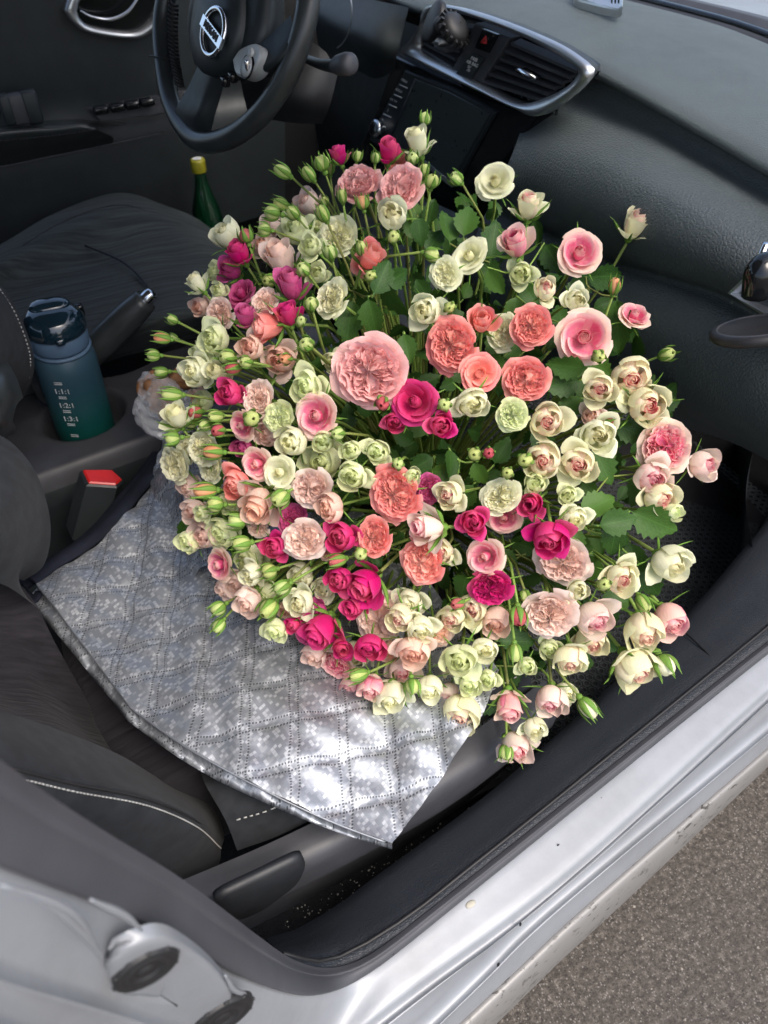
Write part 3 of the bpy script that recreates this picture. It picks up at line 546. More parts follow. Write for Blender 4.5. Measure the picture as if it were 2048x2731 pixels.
obj('lower_layer', ([tuple(p) for p in Gv.reshape(-1, 3)], gridf(6, nu_)), M['foil'], foil_, uv=uv2)
obj('edge_fold', tube([p+np.array([0, 0, .0002]) for p in bot[::2]], .0012, 7), M['foil'], foil_, uv=None)
def ribbon(P, w_, th, dirv):
    P = np.array(P); T = np.gradient(P, axis=0); T /= np.linalg.norm(T, axis=1)[:, None]; N = np.cross(T, [0, 0, 1.]); N /= np.linalg.norm(N, axis=1)[:, None]; N *= dirv
    return stack([P+N*w_*0-np.array([0, 0, th]), P+np.array([0, 0, th]), P+N*w_*.5+np.array([0, 0, th*1.6]), P+N*w_+np.array([0, 0, th]), P+N*w_-np.array([0, 0, th]), P-np.array([0, 0, th])])
obj('navy_edging', ribbon(eAE+np.array([0, 0, .004]), .020, .0025, -1), M['binding'], foil_)
obj('navy_edging', ribbon(eAE+np.array([-.014, .014, -.014]), .022, .0025, -1), M['binding'], foil_)
obj('navy_edging', tube([onsheet(52, 1570)+np.array([0, 0, -.01]), onsheet(80, 1588)+np.array([0, 0, -.01]), onsheet(100, 1568)+np.array([0, 0, -.008])], .008, 8, 8, True, .4), M['binding'], foil_)
# gathered foil collar where the sheet runs under the flowers on the left
cg = loft([[onsheet(400, 1290)+np.array([0, 0, .0]), onsheet(430, 1370), onsheet(490, 1450), onsheet(500, 1560)], [onsheet(430, 1250)+np.array([0, 0, .03]), onsheet(470, 1330)+np.array([0, 0, .025]), onsheet(510, 1410)+np.array([0, 0, .022]), onsheet(530, 1540)+np.array([0, 0, .01])], [onsheet(470, 1220)+np.array([0, 0, .05]), onsheet(520, 1300)+np.array([0, 0, .05]), onsheet(570, 1400)+np.array([0, 0, .05]), onsheet(590, 1540)+np.array([0, 0, .03])]], 40, 8)
cv = [np.array(p)+np.array([0, 0, 2.2*wr(np.array(p)*2.2, 4)]) for p in cg[0]]; obj('gathered_collar', ([tuple(p) for p in cv], cg[1]), M['foil'], foil_, uv=np.array([(Muv@(p[:2]-cA[:2])) for p in cv]))
# ------------------------------------------------------------------ driver seat
ds = thing('driver_seat', 'far driver seat in dark fabric with faint ribbing, behind the bottle and handbrake', 'car seat', (.1, .45, .25))
top = [[Z_(-120, 700, .62), Z_(0, 652, .63), Z_(123, 580, .64), Z_(259, 525, .64), Z_(345, 516, .63), Z_(432, 545, .61), Z_(520, 580, .58), Z_(600, 640, .56)],
       [Z_(-120, 760, .63), Z_(0, 700, .64), Z_(140, 630, .645), Z_(270, 575, .645), Z_(350, 560, .64), Z_(440, 590, .62), Z_(540, 640, .59), Z_(620, 690, .56)],
       [Z_(-120, 860, .60), Z_(0, 790, .60), Z_(150, 740, .60), Z_(290, 690, .60), Z_(390, 680, .60), Z_(470, 690, .59), Z_(570, 720, .575), Z_(640, 760, .55)],
       [Z_(-120, 980, .60), Z_(0, 900, .60), Z_(160, 850, .60), Z_(300, 830, .60), Z_(400, 800, .60), Z_(480, 790, .60), Z_(580, 790, .58), Z_(650, 820, .56)],
       [Z_(-120, 1060, .60), Z_(0, 1000, .60), Z_(160, 950, .60), Z_(290, 900, .61), Z_(400, 860, .61), Z_(500, 840, .60), Z_(600, 840, .585), Z_(660, 860, .56)],
       [Z_(-120, 1150, .50), Z_(0, 1080, .50), Z_(160, 1030, .50), Z_(300, 960, .52), Z_(420, 930, .52), Z_(520, 900, .52), Z_(620, 880, .52), Z_(680, 890, .52)]]
obj('seat_cushion', loft(top, 50, 7), M['ribbed_hazed'], ds)
bk = [top[0], [p+np.array([.02, .04, -.06]) for p in top[0]], [p+np.array([.0, .03, -.30]) for p in top[0]]]
obj('cushion_skirt', loft(bk, 40, 4), M['fabric'], ds)
obj('cushion_seam', tube([Z_(228, 655, .620), Z_(312, 690, .612), Z_(360, 725, .606), Z_(392, 765, .604), Z_(402, 800, .606)], .0022, 6, 24), M['rubber'], ds)
obj('cushion_seam', tube([Z_(60, 655, .645), Z_(150, 600, .648), Z_(260, 556, .648), Z_(340, 548, .643), Z_(430, 578, .622)], .0012, 6, 24), M['rubber'], ds)
sb = [[Z_(-100, 730, .78), Z_(0, 762, .76), Z_(50, 835, .73), Z_(88, 940, .68), Z_(86, 1010, .64), Z_(60, 1060, .60)], [Z_(-110, 800, .80), Z_(-20, 830, .79), Z_(25, 890, .75), Z_(52, 960, .70), Z_(55, 1010, .66), Z_(40, 1060, .61)], [Z_(-120, 900, .80), Z_(-60, 910, .79), Z_(-20, 950, .76), Z_(10, 990, .71), Z_(20, 1030, .67), Z_(20, 1070, .61)], [Z_(-120, 1040, .74), Z_(-90, 1040, .74), Z_(-60, 1050, .72), Z_(-30, 1060, .69), Z_(-5, 1070, .66), Z_(0, 1080, .60)]]
obj('seatback_bolster', loft(sb, 30, 6), M['fabric'], ds)
cs = cr([p+np.array([.0, -.002, .002]) for p in [Z_(0, 772, .765), Z_(45, 845, .735), Z_(80, 945, .685), Z_(78, 1008, .645)]], 50); V = []
for i in range(0, 49, 2): V.append(tube([cs[i], cs[i+1]], .0009, 5))
obj('pale_stitching', join(*V), M['thread'], ds)
obj('seatback_core', box((-.42, .42, .8), (.16, .46, .75), None, .05), M['fabric'], ds)
# ------------------------------------------------------------------ centre console
con = thing('centre_console', 'low dark plastic console between the seats with two cup holders', 'console', (.1, .06, .3))
bc = Z_(232, 1150, .47); cup2 = Z_(340, 1000, .49)
x0, x1, y0, y1 = -.40, .46, -.055, .19; nx, ny = 170, 70; V = []
for i in range(nx):
    x = x0+(x1-x0)*i/(nx-1)
    for j in range(ny):
        y = y0+(y1-y0)*j/(ny-1); z = .505+.012*math.sin((x+.1)*4)
        e = min(j, ny-1-j)/5; z -= .03*max(0, 1-e)**2
        d1 = math.hypot(x-bc[0]-.004, y-bc[1]+.004); z -= .055/(1+math.exp((d1-.064)/.0016))
        d2 = math.hypot((x-cup2[0])*.7, (y-cup2[1])*1.5); z -= .045/(1+math.exp((d2-.036)/.0016))
        V.append((x, y, z))
obj('console_top', (V, gridf(nx, ny)), M['grey_plastic'], con)
sk = [V[i*ny] for i in range(nx)][::6]; obj('console_side', stack([np.array(sk), np.array(sk)+np.array([0, -.006, -.02]), np.array(sk)+np.array([0, -.004, -.03]), np.array(sk)+np.array([0, .0, -.26])]), M['plastic'], con)
sk = [V[i*ny+ny-1] for i in range(nx)][::6]; obj('console_side', stack([np.array(sk), np.array(sk)+np.array([0, .004, -.26])]), M['plastic'], con)
obj('edge_highlight', tube([Z_(120, 1262, .482), Z_(220, 1245, .482), Z_(330, 1215, .482), Z_(440, 1185, .48)], .0014, 6, 20), M['grey_plastic'], con)
arm = [[Z_(-120, 900, 0.730), Z_(0, 950, 0.725), Z_(40, 1000, 0.720), Z_(62, 1060, 0.705)], [Z_(-120, 980, 0.750), Z_(-10, 1000, 0.745), Z_(25, 1035, 0.735), Z_(45, 1080, 0.710)], [Z_(-120, 1080, 0.750), Z_(-20, 1080, 0.745), Z_(10, 1100, 0.730), Z_(35, 1120, 0.700)], [Z_(-120, 1160, 0.710), Z_(-20, 1150, 0.710), Z_(15, 1145, 0.695), Z_(40, 1135, 0.680)], [Z_(-120, 1200, 0.630), Z_(-20, 1190, 0.630), Z_(15, 1170, 0.630), Z_(40, 1155, 0.630)]]
M['armleather'] = simple('armrest_leather', (.03, .034, .034), .33, var=.15, bumpk=.2, bscale=500)
obj('armrest_lid', loft(arm, 24, 6), M['armleather'], con)
brk = thing('handbrake', 'handbrake lever in dark leather with a chrome release button', 'handbrake', Z_(250, 930, .52))
h0_, h1_ = R_(245, 940, 1.335), R_(388, 800, 1.285)
obj('grip', tube([h0_+(h0_-h1_)*.5, h0_, h0_*.5+h1_*.5, h1_*.95+h0_*.05, h1_], [.018, .021, .024, .0235, .019], 16, 20), M['armleather'], brk)
dv = (h1_-h0_)/np.linalg.norm(h1_-h0_); obj('release_button', lathe([(.0115, -.004), (.0115, .012), (.0095, .017), (.004, .0185), (.0003, .019)], h1_, dv, 18), M['chrome'], brk)
obj('gaiter', supersolid(h0_+(h0_-h1_)*.55, (.05, .035, .04), .8, 20, 10), M['fabric'], brk)
bkl = thing('seat_belt_buckle', 'black seat belt buckle with a red release button', 'seat belt buckle', Z_(240, 1400, .42))
q4 = [R_(222, 1252, 1.165), R_(300, 1252, 1.17), R_(326, 1276, 1.155), R_(310, 1290, 1.14), R_(238, 1285, 1.14)]
dn = (R_(232, 1395, 1.20)-R_(265, 1270, 1.16)); dn /= np.linalg.norm(dn)
qq = [np.mean(q4, 0)+(p-np.mean(q4, 0))*1.14+dn*.003 for p in q4]
obj('buckle_body', plate(qq, .095, dn, .003), M['plastic'], bkl, smooth=False)
obj('release_button', plate(q4, .01, dn, .002), M['red'], bkl, smooth=False)
obj('buckle_stalk', tube([np.mean(qq, 0)+dn*.09, np.mean(qq, 0)+dn*.2], .012, 10), M['rubber'], bkl)
# ------------------------------------------------------------------ water bottle in the cup holder
bt = thing('water_bottle', 'frosted teal water bottle with glossy dark lid standing in the cup holder', 'water bottle', (bc[0], bc[1], .46))
o_ = np.array([bc[0], bc[1], .462]); tp = Z_(165, 840, .70); ax_ = np.array([0, 0, 1.])+np.array([(tp-o_)[0], (tp-o_)[1], 0])*.9/.24*.5; ax_ /= np.linalg.norm(ax_)
r_ = .0465
obj('body', lathe([(.001, .001), (r_*.8, .0), (r_*.95, .004), (r_, .014), (r_, .150), (r_*.98, .162), (r_*.90, .173), (r_*.83, .178), (r_*.83, .182), (.001, .182)], o_, ax_, 48), M['flask'], bt)
obj('silicone_band', lathe([(r_*.80, .184), (r_*.90, .184), (r_*.92, .187), (r_*.92, .206), (r_*.88, .209), (r_*.8, .209)], o_, ax_, 48), M['bluering'], bt)
obj('neck_ring', lathe([(r_*.80, .1765), (r_*.93, .1765), (r_*.95, .179), (r_*.93, .1815), (r_*.8, .1815)], o_, ax_, 48), M['bluering'], bt)
ld = obj('lid', lathe([(r_*.84, .209), (r_*.95, .210), (r_*.97, .214), (r_*.95, .224), (r_*.86, .234), (r_*.66, .242), (r_*.3, .245), (.001, .2455)], o_, ax_, 48), M['navylid'], bt)
u_, v_, n_ = frame(ax_); toc = CAM-o_; toc -= ax_*(toc@ax_); toc /= np.linalg.norm(toc); sd_ = np.cross(ax_, toc)
obj('spout_cover', supersolid((0, 0, 0), (1, 1, 1), .8, 24, 12), M['navylid'], ld); sp_ = bpy.data.objects[-1] if False else ld.children[0]
me_ = sp_.data
for v in me_.vertices: p = o_+ax_*(.240+v.co.z*.012)+toc*(v.co.x*.018-.010)+sd_*(v.co.y*.030); v.co = p
obj('lid_latch', box(o_+ax_*.215+toc*(r_*.97), (.014, .014, .012), None, .004), M['navylid'], bt)
obj('hinge', box(o_+ax_*.218-toc*(r_*.55)+sd_*(r_*.85), (.014, .014, .02), None, .004), M['gloss'], bt)
obj('strap_loop', tube([o_+ax_*.180-sd_*(-r_*.9)*-1, o_+ax_*.181-sd_*(r_*1.22), o_+ax_*.192-sd_*(r_*1.25), o_+ax_*.2-sd_*(r_*1.05)], .0045, 8, 12), M['bluering'], bt)
def onb(h, a): d = toc*math.cos(a)+sd_*math.sin(a); return o_+ax_*h+d*(r_+.0004), -toc*math.sin(a)+sd_*math.cos(a)
for k, h in enumerate((.140, .113, .086, .059, .036)):
    p, t_ = onb(h, -.45); 
    for dz in (0, .0032): obj('volume_mark', plate([p+t_*x+ax_*(y+dz) for x, y in ((-.006, 0), (.006, 0), (.006, .0013), (-.006, .0013))], .0003, -toc), M['white'], bt, smooth=False)
    if 0 < k < 4:
        p, t_ = onb(h+.014, -.40); text('volume_number', '1:%d:1' % (k+0), .013, M['white'], p, t_, ax_, bt)
# green bottle far behind
gb = thing('green_bottle', 'green glass bottle with yellow cap standing beyond the driver seat', 'bottle', (.405, .6, .4))
cp_ = Y_(527, 432, .62); o_ = cp_-np.array([0, 0, .27]); 
obj('body', lathe([(.001, 0), (.034, 0), (.035, .01), (.035, .13), (.031, .17), (.018, .21), (.013, .235), (.013, .25)], o_, (0, 0, 1), 32), M['greenglass'], gb)
obj('cap', lathe([(.0155, .250), (.0165, .253), (.0165, .272), (.015, .276), (.001, .277)], o_, (0, 0, 1), 28), M['yellow'], gb)
obj('cap_print', lathe([(.010, .2775), (.006, .2778), (.001, .2779)], o_, (0, 0, 1), 16), M['white'], gb)
# crumpled film bag with pastry
sn = thing('snack_bag', 'crumpled clear plastic bag with something brown inside, by the console', 'plastic bag', R_(430, 1080, 1.16))
r1 = np.random.default_rng(9); c = R_(425, 1085, 1.17)
def crump(s, amp, n=30, m=22):
    ph = r1.uniform(0, 6.28, 9); V = []
    for i in range(m+1):
        a = math.pi*i/m
        for j in range(n):
            b = 2*math.pi*j/n; d = np.array([math.sin(a)*math.cos(b), math.sin(a)*math.sin(b), math.cos(a)])
            k = 1+amp*(math.sin(5*d[0]+ph[0]+3*d[1])+math.sin(7*d[1]+ph[1]-4*d[2])+.8*abs(math.sin(11*d[2]+ph[2]+6*d[0]))+.5*abs(math.sin(17*d[0]+13*d[1]+ph[3]))); V.append(d*k*np.array(s))
    return V, gridf(m+1, n, True)
for (px, py, dd, s) in ((415, 1030, 1.165, .021), (440, 1070, 1.15, .021), (485, 1010, 1.16, .017), (455, 1105, 1.15, .015)): V, f = crump((s, s*.8, s*.8), .16, 20, 14); cc = R_(px, py, dd); obj('brown_pastry', ([tuple(p+cc) for p in V], f), M['brown'], sn)
V, f = crump((.034, .046, .036), .15, 48, 30); cc = R_(440, 1085, 1.15); obj('film', ([tuple(p+cc) for p in V], f), M['film'], sn, smooth=False)
# ------------------------------------------------------------------ dashboard
dash = thing('dashboard', 'dark grained dashboard with silver-framed centre vents and black touchscreen', 'dashboard', (.75, 0, .8))
E_ = [(940, -70), (1104, 12), (1271, 40), (1370, 78), (1480, 125), (1549, 162), (1703, 243), (1888, 347), (2048, 440), (2200, 525), (2400, 640)]
eR = [X_(*q, .78) for q in E_]
wR = [X_(*q, 1.10) for q in [(1150, -180), (1300, -120), (1400, -85), (1560, -30), (1700, 8), (1800, 34), (1900, 62), (1980, 90), (2048, 118), (2200, 180), (2400, 262)]]
eR = list(cr(eR, 30)); wR = list(cr(wR, 30)); E30 = np.array(eR); W30 = np.array(wR)
obj('top_pad', stack([W30+np.array([.06, 0, -.03]), W30, W30*.8+E30*.2+np.array([0, 0, .010]), W30*.5+E30*.5+np.array([0, 0, .016]), W30*.25+E30*.75+np.array([0, 0, .013]), W30*.08+E30*.92+np.array([0, 0, .005]), E30, E30+np.array([-.004, 0, -.008]), E30+np.array([.012, 0, -.018]), E30+np.array([.04, 0, -.03])]), M['dashtop'], dash)
gp = [[(1330, 95, .80), (1440, 160, .80), (1549, 190, .80), (1703, 270, .80), (1888, 372, .80), (2048, 468, .80), (2250, 590, .80)],
      [(1380, 250, .79), (1500, 255, .79), (1600, 290, .79), (1730, 345, .79), (1900, 440, .79), (2048, 525, .79), (2250, 640, .79)],
      [(1390, 330, .745), (1500, 325, .745), (1620, 365, .745), (1750, 420, .745), (1900, 500, .745), (2048, 590, .745), (2250, 710, .745)],
      [(1370, 400, .70), (1480, 410, .70), (1600, 450, .70), (1740, 515, .70), (1900, 600, .70), (2048, 690, .70), (2250, 810, .70)],
      [(1340, 470, .685), (1450, 500, .685), (1580, 560, .685), (1730, 625, .685), (1900, 700, .685), (2048, 780, .685), (2250, 890, .685)],
      [(1310, 540, .70), (1440, 590, .70), (1590, 660, .70), (1750, 715, .70), (1905, 765, .70), (2048, 835, .70), (2250, 940, .70)],
      [(1300, 560, .725), (1430, 615, .725), (1590, 690, .725), (1750, 735, .725), (1910, 785, .725), (2048, 855, .725), (2250, 960, .725)],
      [(1280, 600, .70), (1410, 670, .70), (1590, 740, .70), (1770, 790, .70), (1930, 850, .70), (2048, 920, .70), (2250, 1030, .70)],
      [(1250, 700, .68), (1400, 780, .68), (1590, 850, .68), (1780, 920, .68), (1940, 990, .68), (2060, 1060, .68), (2250, 1160, .68)],
      [(1240, 860, .70), (1400, 920, .70), (1600, 1000, .70), (1790, 1060, .70), (1950, 1120, .70), (2070, 1180, .70), (2250, 1280, .70)],
      [(1240, 980, .80), (1400, 1030, .80), (1600, 1080, .80), (1790, 1130, .80), (1950, 1180, .80), (2070, 1240, .80), (2250, 1330, .80)]]
obj('passenger_panel', loft([[X_(a, b, c) for a, b, c in r] for r in gp], 50, 6), M['dash'], dash)
# lower centre and driver side dark masses
obj('lower_dash', loft([[X_(560, -60, .80), X_(700, -20, .80), X_(900, 10, .80), X_(1090, 60, .79), X_(1250, 140, .78)], [X_(520, 60, .80), X_(700, 120, .79), X_(860, 150, .78), X_(1000, 190, .77), X_(1180, 280, .76)], [X_(560, 260, .80), X_(700, 300, .78), X_(840, 330, .76), X_(1000, 380, .76), X_(1180, 460, .76)], [X_(620, 470, .86), X_(760, 500, .84), X_(900, 520, .80), X_(1020, 560, .80), X_(1200, 640, .80)], [X_(620, 560, .98), X_(760, 580, .96), X_(900, 620, .9), X_(1020, 680, .9), X_(1200, 760, .9)]], 30, 5), M['plastic'], dash)
obj('console_front', loft([[X_(860, 430, .74), X_(1000, 470, .72), X_(1200, 560, .71), X_(1290, 600, .72)], [X_(820, 560, .66), X_(960, 620, .64), X_(1120, 700, .62), X_(1230, 740, .66)], [X_(700, 700, .52), X_(850, 760, .50), X_(1010, 830, .50), X_(1130, 900, .54)]], 20, 4), M['plastic'], dash)
# silver frame
K = 1024; kk = .6173
def cq(L, X): return [X_(1024+a*kk, b*kk, X) for a, b in L]
OUTR = [(60, 225), (112, 172), (150, 112), (165, 50), (200, 24), (300, 36), (430, 73), (600, 138), (750, 208), (850, 278), (876, 310), (862, 350), (800, 412), (665, 502), (560, 468), (400, 392), (250, 322), (130, 258)]
INR = [(150, 226), (140, 190), (165, 130), (182, 70), (225, 50), (318, 58), (440, 95), (600, 160), (735, 230), (818, 284), (842, 308), (822, 345), (762, 392), (642, 442), (560, 440), (430, 372), (300, 304), (200, 256)]
def dense(L, n=90): P = cr(np.array(list(L)+[L[0]], float), n+1)[:-1]; return P
oo = dense(cq(OUTR, .715)); ii = dense(cq(INR, .722)); d0 = [int(np.argmin(np.linalg.norm(oo-p, axis=1))) for p in ii]
def arc(P, n=90):
    Q = np.vstack([P, P[:1]]); d = np.r_[0, np.cumsum(np.linalg.norm(np.diff(Q, axis=0), axis=1))]; return np.array([[np.interp(x, d, Q[:, k]) for k in range(3)] for x in np.linspace(0, d[-1], n, endpoint=False)])
obj('silver_frame', ringplate(oo, ii, .014, (1, 0, 0), .0015), M['satin'], dash)
obj('frame_backing', stack([np.vstack([oo, oo[:1]])*.995+np.mean(oo, 0)*.005+np.array([.012, 0, 0]), np.vstack([oo, oo[:1]])*.93+np.mean(oo, 0)*.07+np.array([.035, 0, 0])]), M['plastic'], dash)
vent = obj('vent_recess', plate(arc(ii)[::-1]+np.array([.030, 0, 0]), .01), M['gloss'], dash, smooth=False)
# right vent slats
def slat(a, b, X, th=.0022, dep=.018, par=None):
    p, q = X_(1024+a[0]*kk, a[1]*kk, X), X_(1024+b[0]*kk, b[1]*kk, X); zz = np.array([-.15, 0, 1.]); zz /= np.linalg.norm(zz); dd = np.array([1., 0, .15]); dd /= np.linalg.norm(dd)
    V = [e+dd*s+zz*t for e in (p, q) for s in (0, dep) for t in (-th, th)]
    return obj('vent_slat', ([tuple(v) for v in V], [(0, 1, 3, 2), (4, 6, 7, 5), (0, 4, 5, 1), (2, 3, 7, 6), (0, 2, 6, 4), (1, 5, 7, 3)]), M['grey_plastic'], par, smooth=False)
rv = obj('passenger_air_vent', plate(cq([(548, 176), (600, 180), (735, 245), (822, 300), (800, 345), (745, 388), (640, 430), (570, 430), (430, 362)], .744), .006), M['gloss'], dash, smooth=False)
for i in range(6):
    t = i/5; slat((548-(548-425)*t, 190+(352-190)*t), (836-(836-672)*t, 314+(432-314)*t), .725, par=rv)
for i in range(9):
    t = (i+.5)/9; p = X_(1024+(560+(830-560)*t-55)*kk, (200+(310-200)*t+70)*kk, .742); obj('vane', box(p, (.004, .0015, .075), None, 0), M['gloss'], rv, smooth=False)
hp = cq([(565, 298), (585, 296), (650, 334), (646, 346), (628, 345), (566, 310)], .708); obj('vent_handle', plate(hp, .012, (1, 0, 0), .001), M['chrome'], rv)
# centre column
ccv = obj('button_column', plate(cq([(390, 100), (540, 165), (500, 240), (420, 358), (290, 300), (340, 215)], .724), .03, (1, 0, 0), .002), M['grey_plastic'], dash, smooth=False)
hz = obj('hazard_button', plate(cq([(425, 125), (487, 150), (447, 230), (390, 207)], .719), .01, (1, 0, 0), .0012), M['gloss'], dash, smooth=False)
def tri(L, X): return cq(L, X)
def outl(L, X, w_=.0009, mat='red', name='warning_triangle', par=None):
    P = [X_(1024+a*kk, b*kk, X) for a, b in L]; P.append(P[0]); return obj(name, join(*[tube([P[i], P[i+1]], w_, 5) for i in range(len(P)-1)]), M[mat], par)
M['redlit'] = simple('red_symbol', (.5, .03, .03), .5)
outl([(440, 156), (443, 188), (416, 184)], .7185, .0009, 'redlit', par=hz); outl([(436, 166), (437, 182), (425, 180)], .7185, .0007, 'redlit', par=hz)
ab = obj('airbag_button', plate(cq([(378, 228), (432, 250), (372, 344), (310, 318)], .720), .01, (1, 0, 0), .0012), M['plastic'], dash, smooth=False)
ur = X_(1024+487*kk, 150*kk, .719)-X_(1024+425*kk, 125*kk, .719); ur /= np.linalg.norm(ur); ud = -(X_(1024+390*kk, 207*kk, .719)-X_(1024+425*kk, 125*kk, .719)); ud /= np.linalg.norm(ud)
text('airbag_lettering', 'PASS\nAIR BAG', .0085, M['white'], X_(1024+385*kk, 266*kk, .7188), ur, ud, ab); text('airbag_symbol', '%', .016, M['white'], X_(1024+366*kk, 298*kk, .7188), ur, ud, ab)
lvn = obj('centre_air_vent', plate(cq([(170, 190), (200, 110), (250, 80), (380, 105), (340, 210), (285, 296), (200, 255)], .744), .006), M['gloss'], dash, smooth=False)
for i in range(6):
    t = i/5; slat((200-40*t, 100+110*t), (382-95*t, 130+160*t), .728, par=lvn)
# touchscreen unit
fas = obj('gloss_fascia', plate([X_(*q, .728) for q in [(1052, 150), (1150, 200), (1290, 262), (1434, 312), (1402, 352), (1350, 425), (1285, 520), (1215, 585), (1000, 460), (950, 420), (1000, 300)]], .06, (1, 0, 0), .004), M['gloss'], dash, smooth=False)
hu = obj('touchscreen_unit', plate([X_(*q, .722) for q in [(1078, 188), (1200, 236), (1318, 302), (1262, 405), (1212, 500), (1090, 438), (984, 372), (1030, 280)]], .02, (1, 0, 0), .002), M['plastic'], dash, smooth=False)
obj('screen', plate([X_(*q, .7195) for q in [(1106, 212), (1200, 248), (1304, 305), (1252, 400), (1205, 480), (1120, 440), (1034, 385), (1070, 300)]], .004, (1, 0, 0), .001), M['screen'], hu, smooth=False)
obj('silver_strip', plate([X_(*q, .718) for q in [(1132, 428), (1209, 492), (1204, 500), (1124, 436)]], .004), M['satin'], hu, smooth=False)
obj('bezel_line', tube([X_(1108, 210, .7185), X_(1035, 384, .7185)], .0012, 5), M['grey_plastic'], hu)
strip = [((1083, 200), ''), ((1068, 222), 'MAP'), ((1060, 244), 'AUDIO'), ((1050, 266), '<  >'), ((1041, 290), ')'), ((1033, 312), '>')]
ut = X_(1100, 212, .72)-X_(1080, 190, .72); ut = ur
for i in range(5):
    a, b = 1066-i*14.5, 222+i*26; obj('button_mark', tube([X_(a, b+4, .719), X_(a+20, b+13, .719)], .0009, 5), M['white'], hu)
    text('button_lettering', ['\u25b2', 'AUDIO', '<< >>', ')', '>'][i] if i else 'MENU', .0075 if i in (0, 1) else .010, M['white'], X_(a+12, b-6, .7195), ur, ud, hu)
kn = X_(1009, 345, .715); obj('volume_knob', lathe([(.017, -.004), (.017, .008), (.0155, .012), (.013, .013), (.001, .0135)], kn, (-1, -.2, .35), 28), M['chrome'], hu)
obj('knob_face', lathe([(.0125, .0134), (.010, .0142), (.0005, .0143)], kn, (-1, -.2, .35), 24), M['gloss'], hu)
# instrument hood and rings
obj('cluster_hood', loft([[X_(810, -80, .70), X_(900, -40, .70), X_(960, -10, .70), X_(1090, 20, .72)], [X_(835, 40, .66), X_(900, 70, .66), X_(1000, 110, .67), X_(1060, 140, .70)], [X_(850, 130, .68), X_(940, 180, .68), X_(1000, 210, .69), X_(1050, 190, .71)]], 20, 5), M['plastic'], dash)
for cx, cy, rx in ((885, 30, 92),):
    pts = [X_(cx+rx*.58*math.cos(t), cy+rx*1.1*math.sin(t), .655 if cx < 1000 else .66) for t in np.linspace(-1.4, 1.3, 24)]; obj('gauge_ring', tube(pts, .0012, 6), M['satin'], dash)
# phone clip on the vent
ph = thing('vent_phone_clip', 'black phone holder with round pad and toothed ring clipped on the air vent', 'phone holder', X_(1165, 80, .69))
pc = X_(1158, 58, .69); obj('round_pad', lathe([(.001, -.006), (.028, -.006), (.030, -.003), (.030, .003), (.027, .006), (.001, .0065)], pc, -rt*.88-fw*.42+up*.15, 32), M['rubber'], ph)
obj('ball_joint', supersolid(X_(1178, 68, .68), (.014, .014, .014), 1, 16, 10), M['rubber'], ph)
gc = X_(1212, 78, .695); gd = tuple(rt*.55-fw*.75+up*.2); obj('toothed_ring', lathe([(.001, -.012), (.020, -.012), (.024, -.008), (.024, .006), (.018, .012), (.008, .014), (.001, .014)], gc, gd, 32), M['rubber'], ph)
u_, v_, n_ = frame(gd)
for k in range(16):
    t = 2*math.pi*k/16; obj('tooth', box(gc+(u_*math.cos(t)+v_*math.sin(t))*.0255, (.010, .0035, .009), np.array([n_, -u_*math.sin(t)+v_*math.cos(t), u_*math.cos(t)+v_*math.sin(t)]).T, .0), M['rubber'], ph, smooth=False)
obj('clip_jaw', box(X_(1185, 128, .705), (.02, .035, .007), None, .002), M['grey_plastic'], ph); obj('clip_jaw', box(X_(1170, 112, .70), (.02, .03, .005), None, .002), M['satin'], ph)
# silver device lying on the dash
dv_ = thing('dash_device', 'small silver slotted device resting on top of the dashboard', 'gadget', X_(1610, 0, .9))
pp = [X_(1530, -10, .92), X_(1545, 1, .92), X_(1600, 14, .92), X_(1650, 24, .92), X_(1661, 16, .92), X_(1664, -30, .96), X_(1540, -60, .96)]
pp = [np.array(p) for p in pp]; obj('case', plate(pp, .012, (.1, 0, -1), .002), M['satin'], dv_, smooth=False)
for k in range(3): obj('slot', plate([X_(1630+k*9+a, -2+b, .918) for a, b in ((0, -8), (4, -8), (4, 6), (0, 5))], .003, (.1, 0, -1)), M['gloss'], dv_, smooth=False)
# right-hand vent with magnetic phone pad
rvn = thing('side_phone_pad', 'round black magnetic phone pad on an arm at the far right vent', 'phone holder', X_(2040, 860, .62))
c_ = X_(2022, 880, .62); nd_ = up*.90-fw*.42-rt*.22
obj('pad_disc', lathe([(.001, -.006), (.044, -.006), (.047, -.003), (.047, .002), (.044, .005), (.038, .0045), (.037, .0035), (.001, .004)], c_, nd_, 40), M['rubber'], rvn)
obj('pad_rim', lathe([(.0385, .0045), (.0395, .0058), (.041, .0045)], c_, nd_, 40), M['grey_plastic'], rvn)
obj('arm', tube([X_(2060, 690, .65), X_(2030, 720, .63), X_(2015, 790, .63)], [.010, .016, .014], 12, 10), M['gloss'], rvn)
obj('arm_clip', tube([X_(2044, 650, .65), X_(2030, 690, .64), X_(2046, 720, .64)], .004, 8, 10), M['chrome'], rvn)
obj('vent_bezel', ringplate([X_(*q, .665) for q in [(1940, 782), (2010, 715), (2100, 640), (2200, 640), (2200, 900), (2060, 858)]], [X_(*q, .668) for q in [(1968, 782), (2018, 740), (2100, 672), (2180, 670), (2180, 870), (2068, 830)]], .03, (1, 0, 0), .004), M['satin'], dash, smooth=False)
obj('side_vent_recess', plate([X_(*q, .69) for q in [(1968, 782), (2018, 740), (2100, 672), (2180, 670), (2180, 870), (2068, 830)]], .01), M['gloss'], dash, smooth=False)
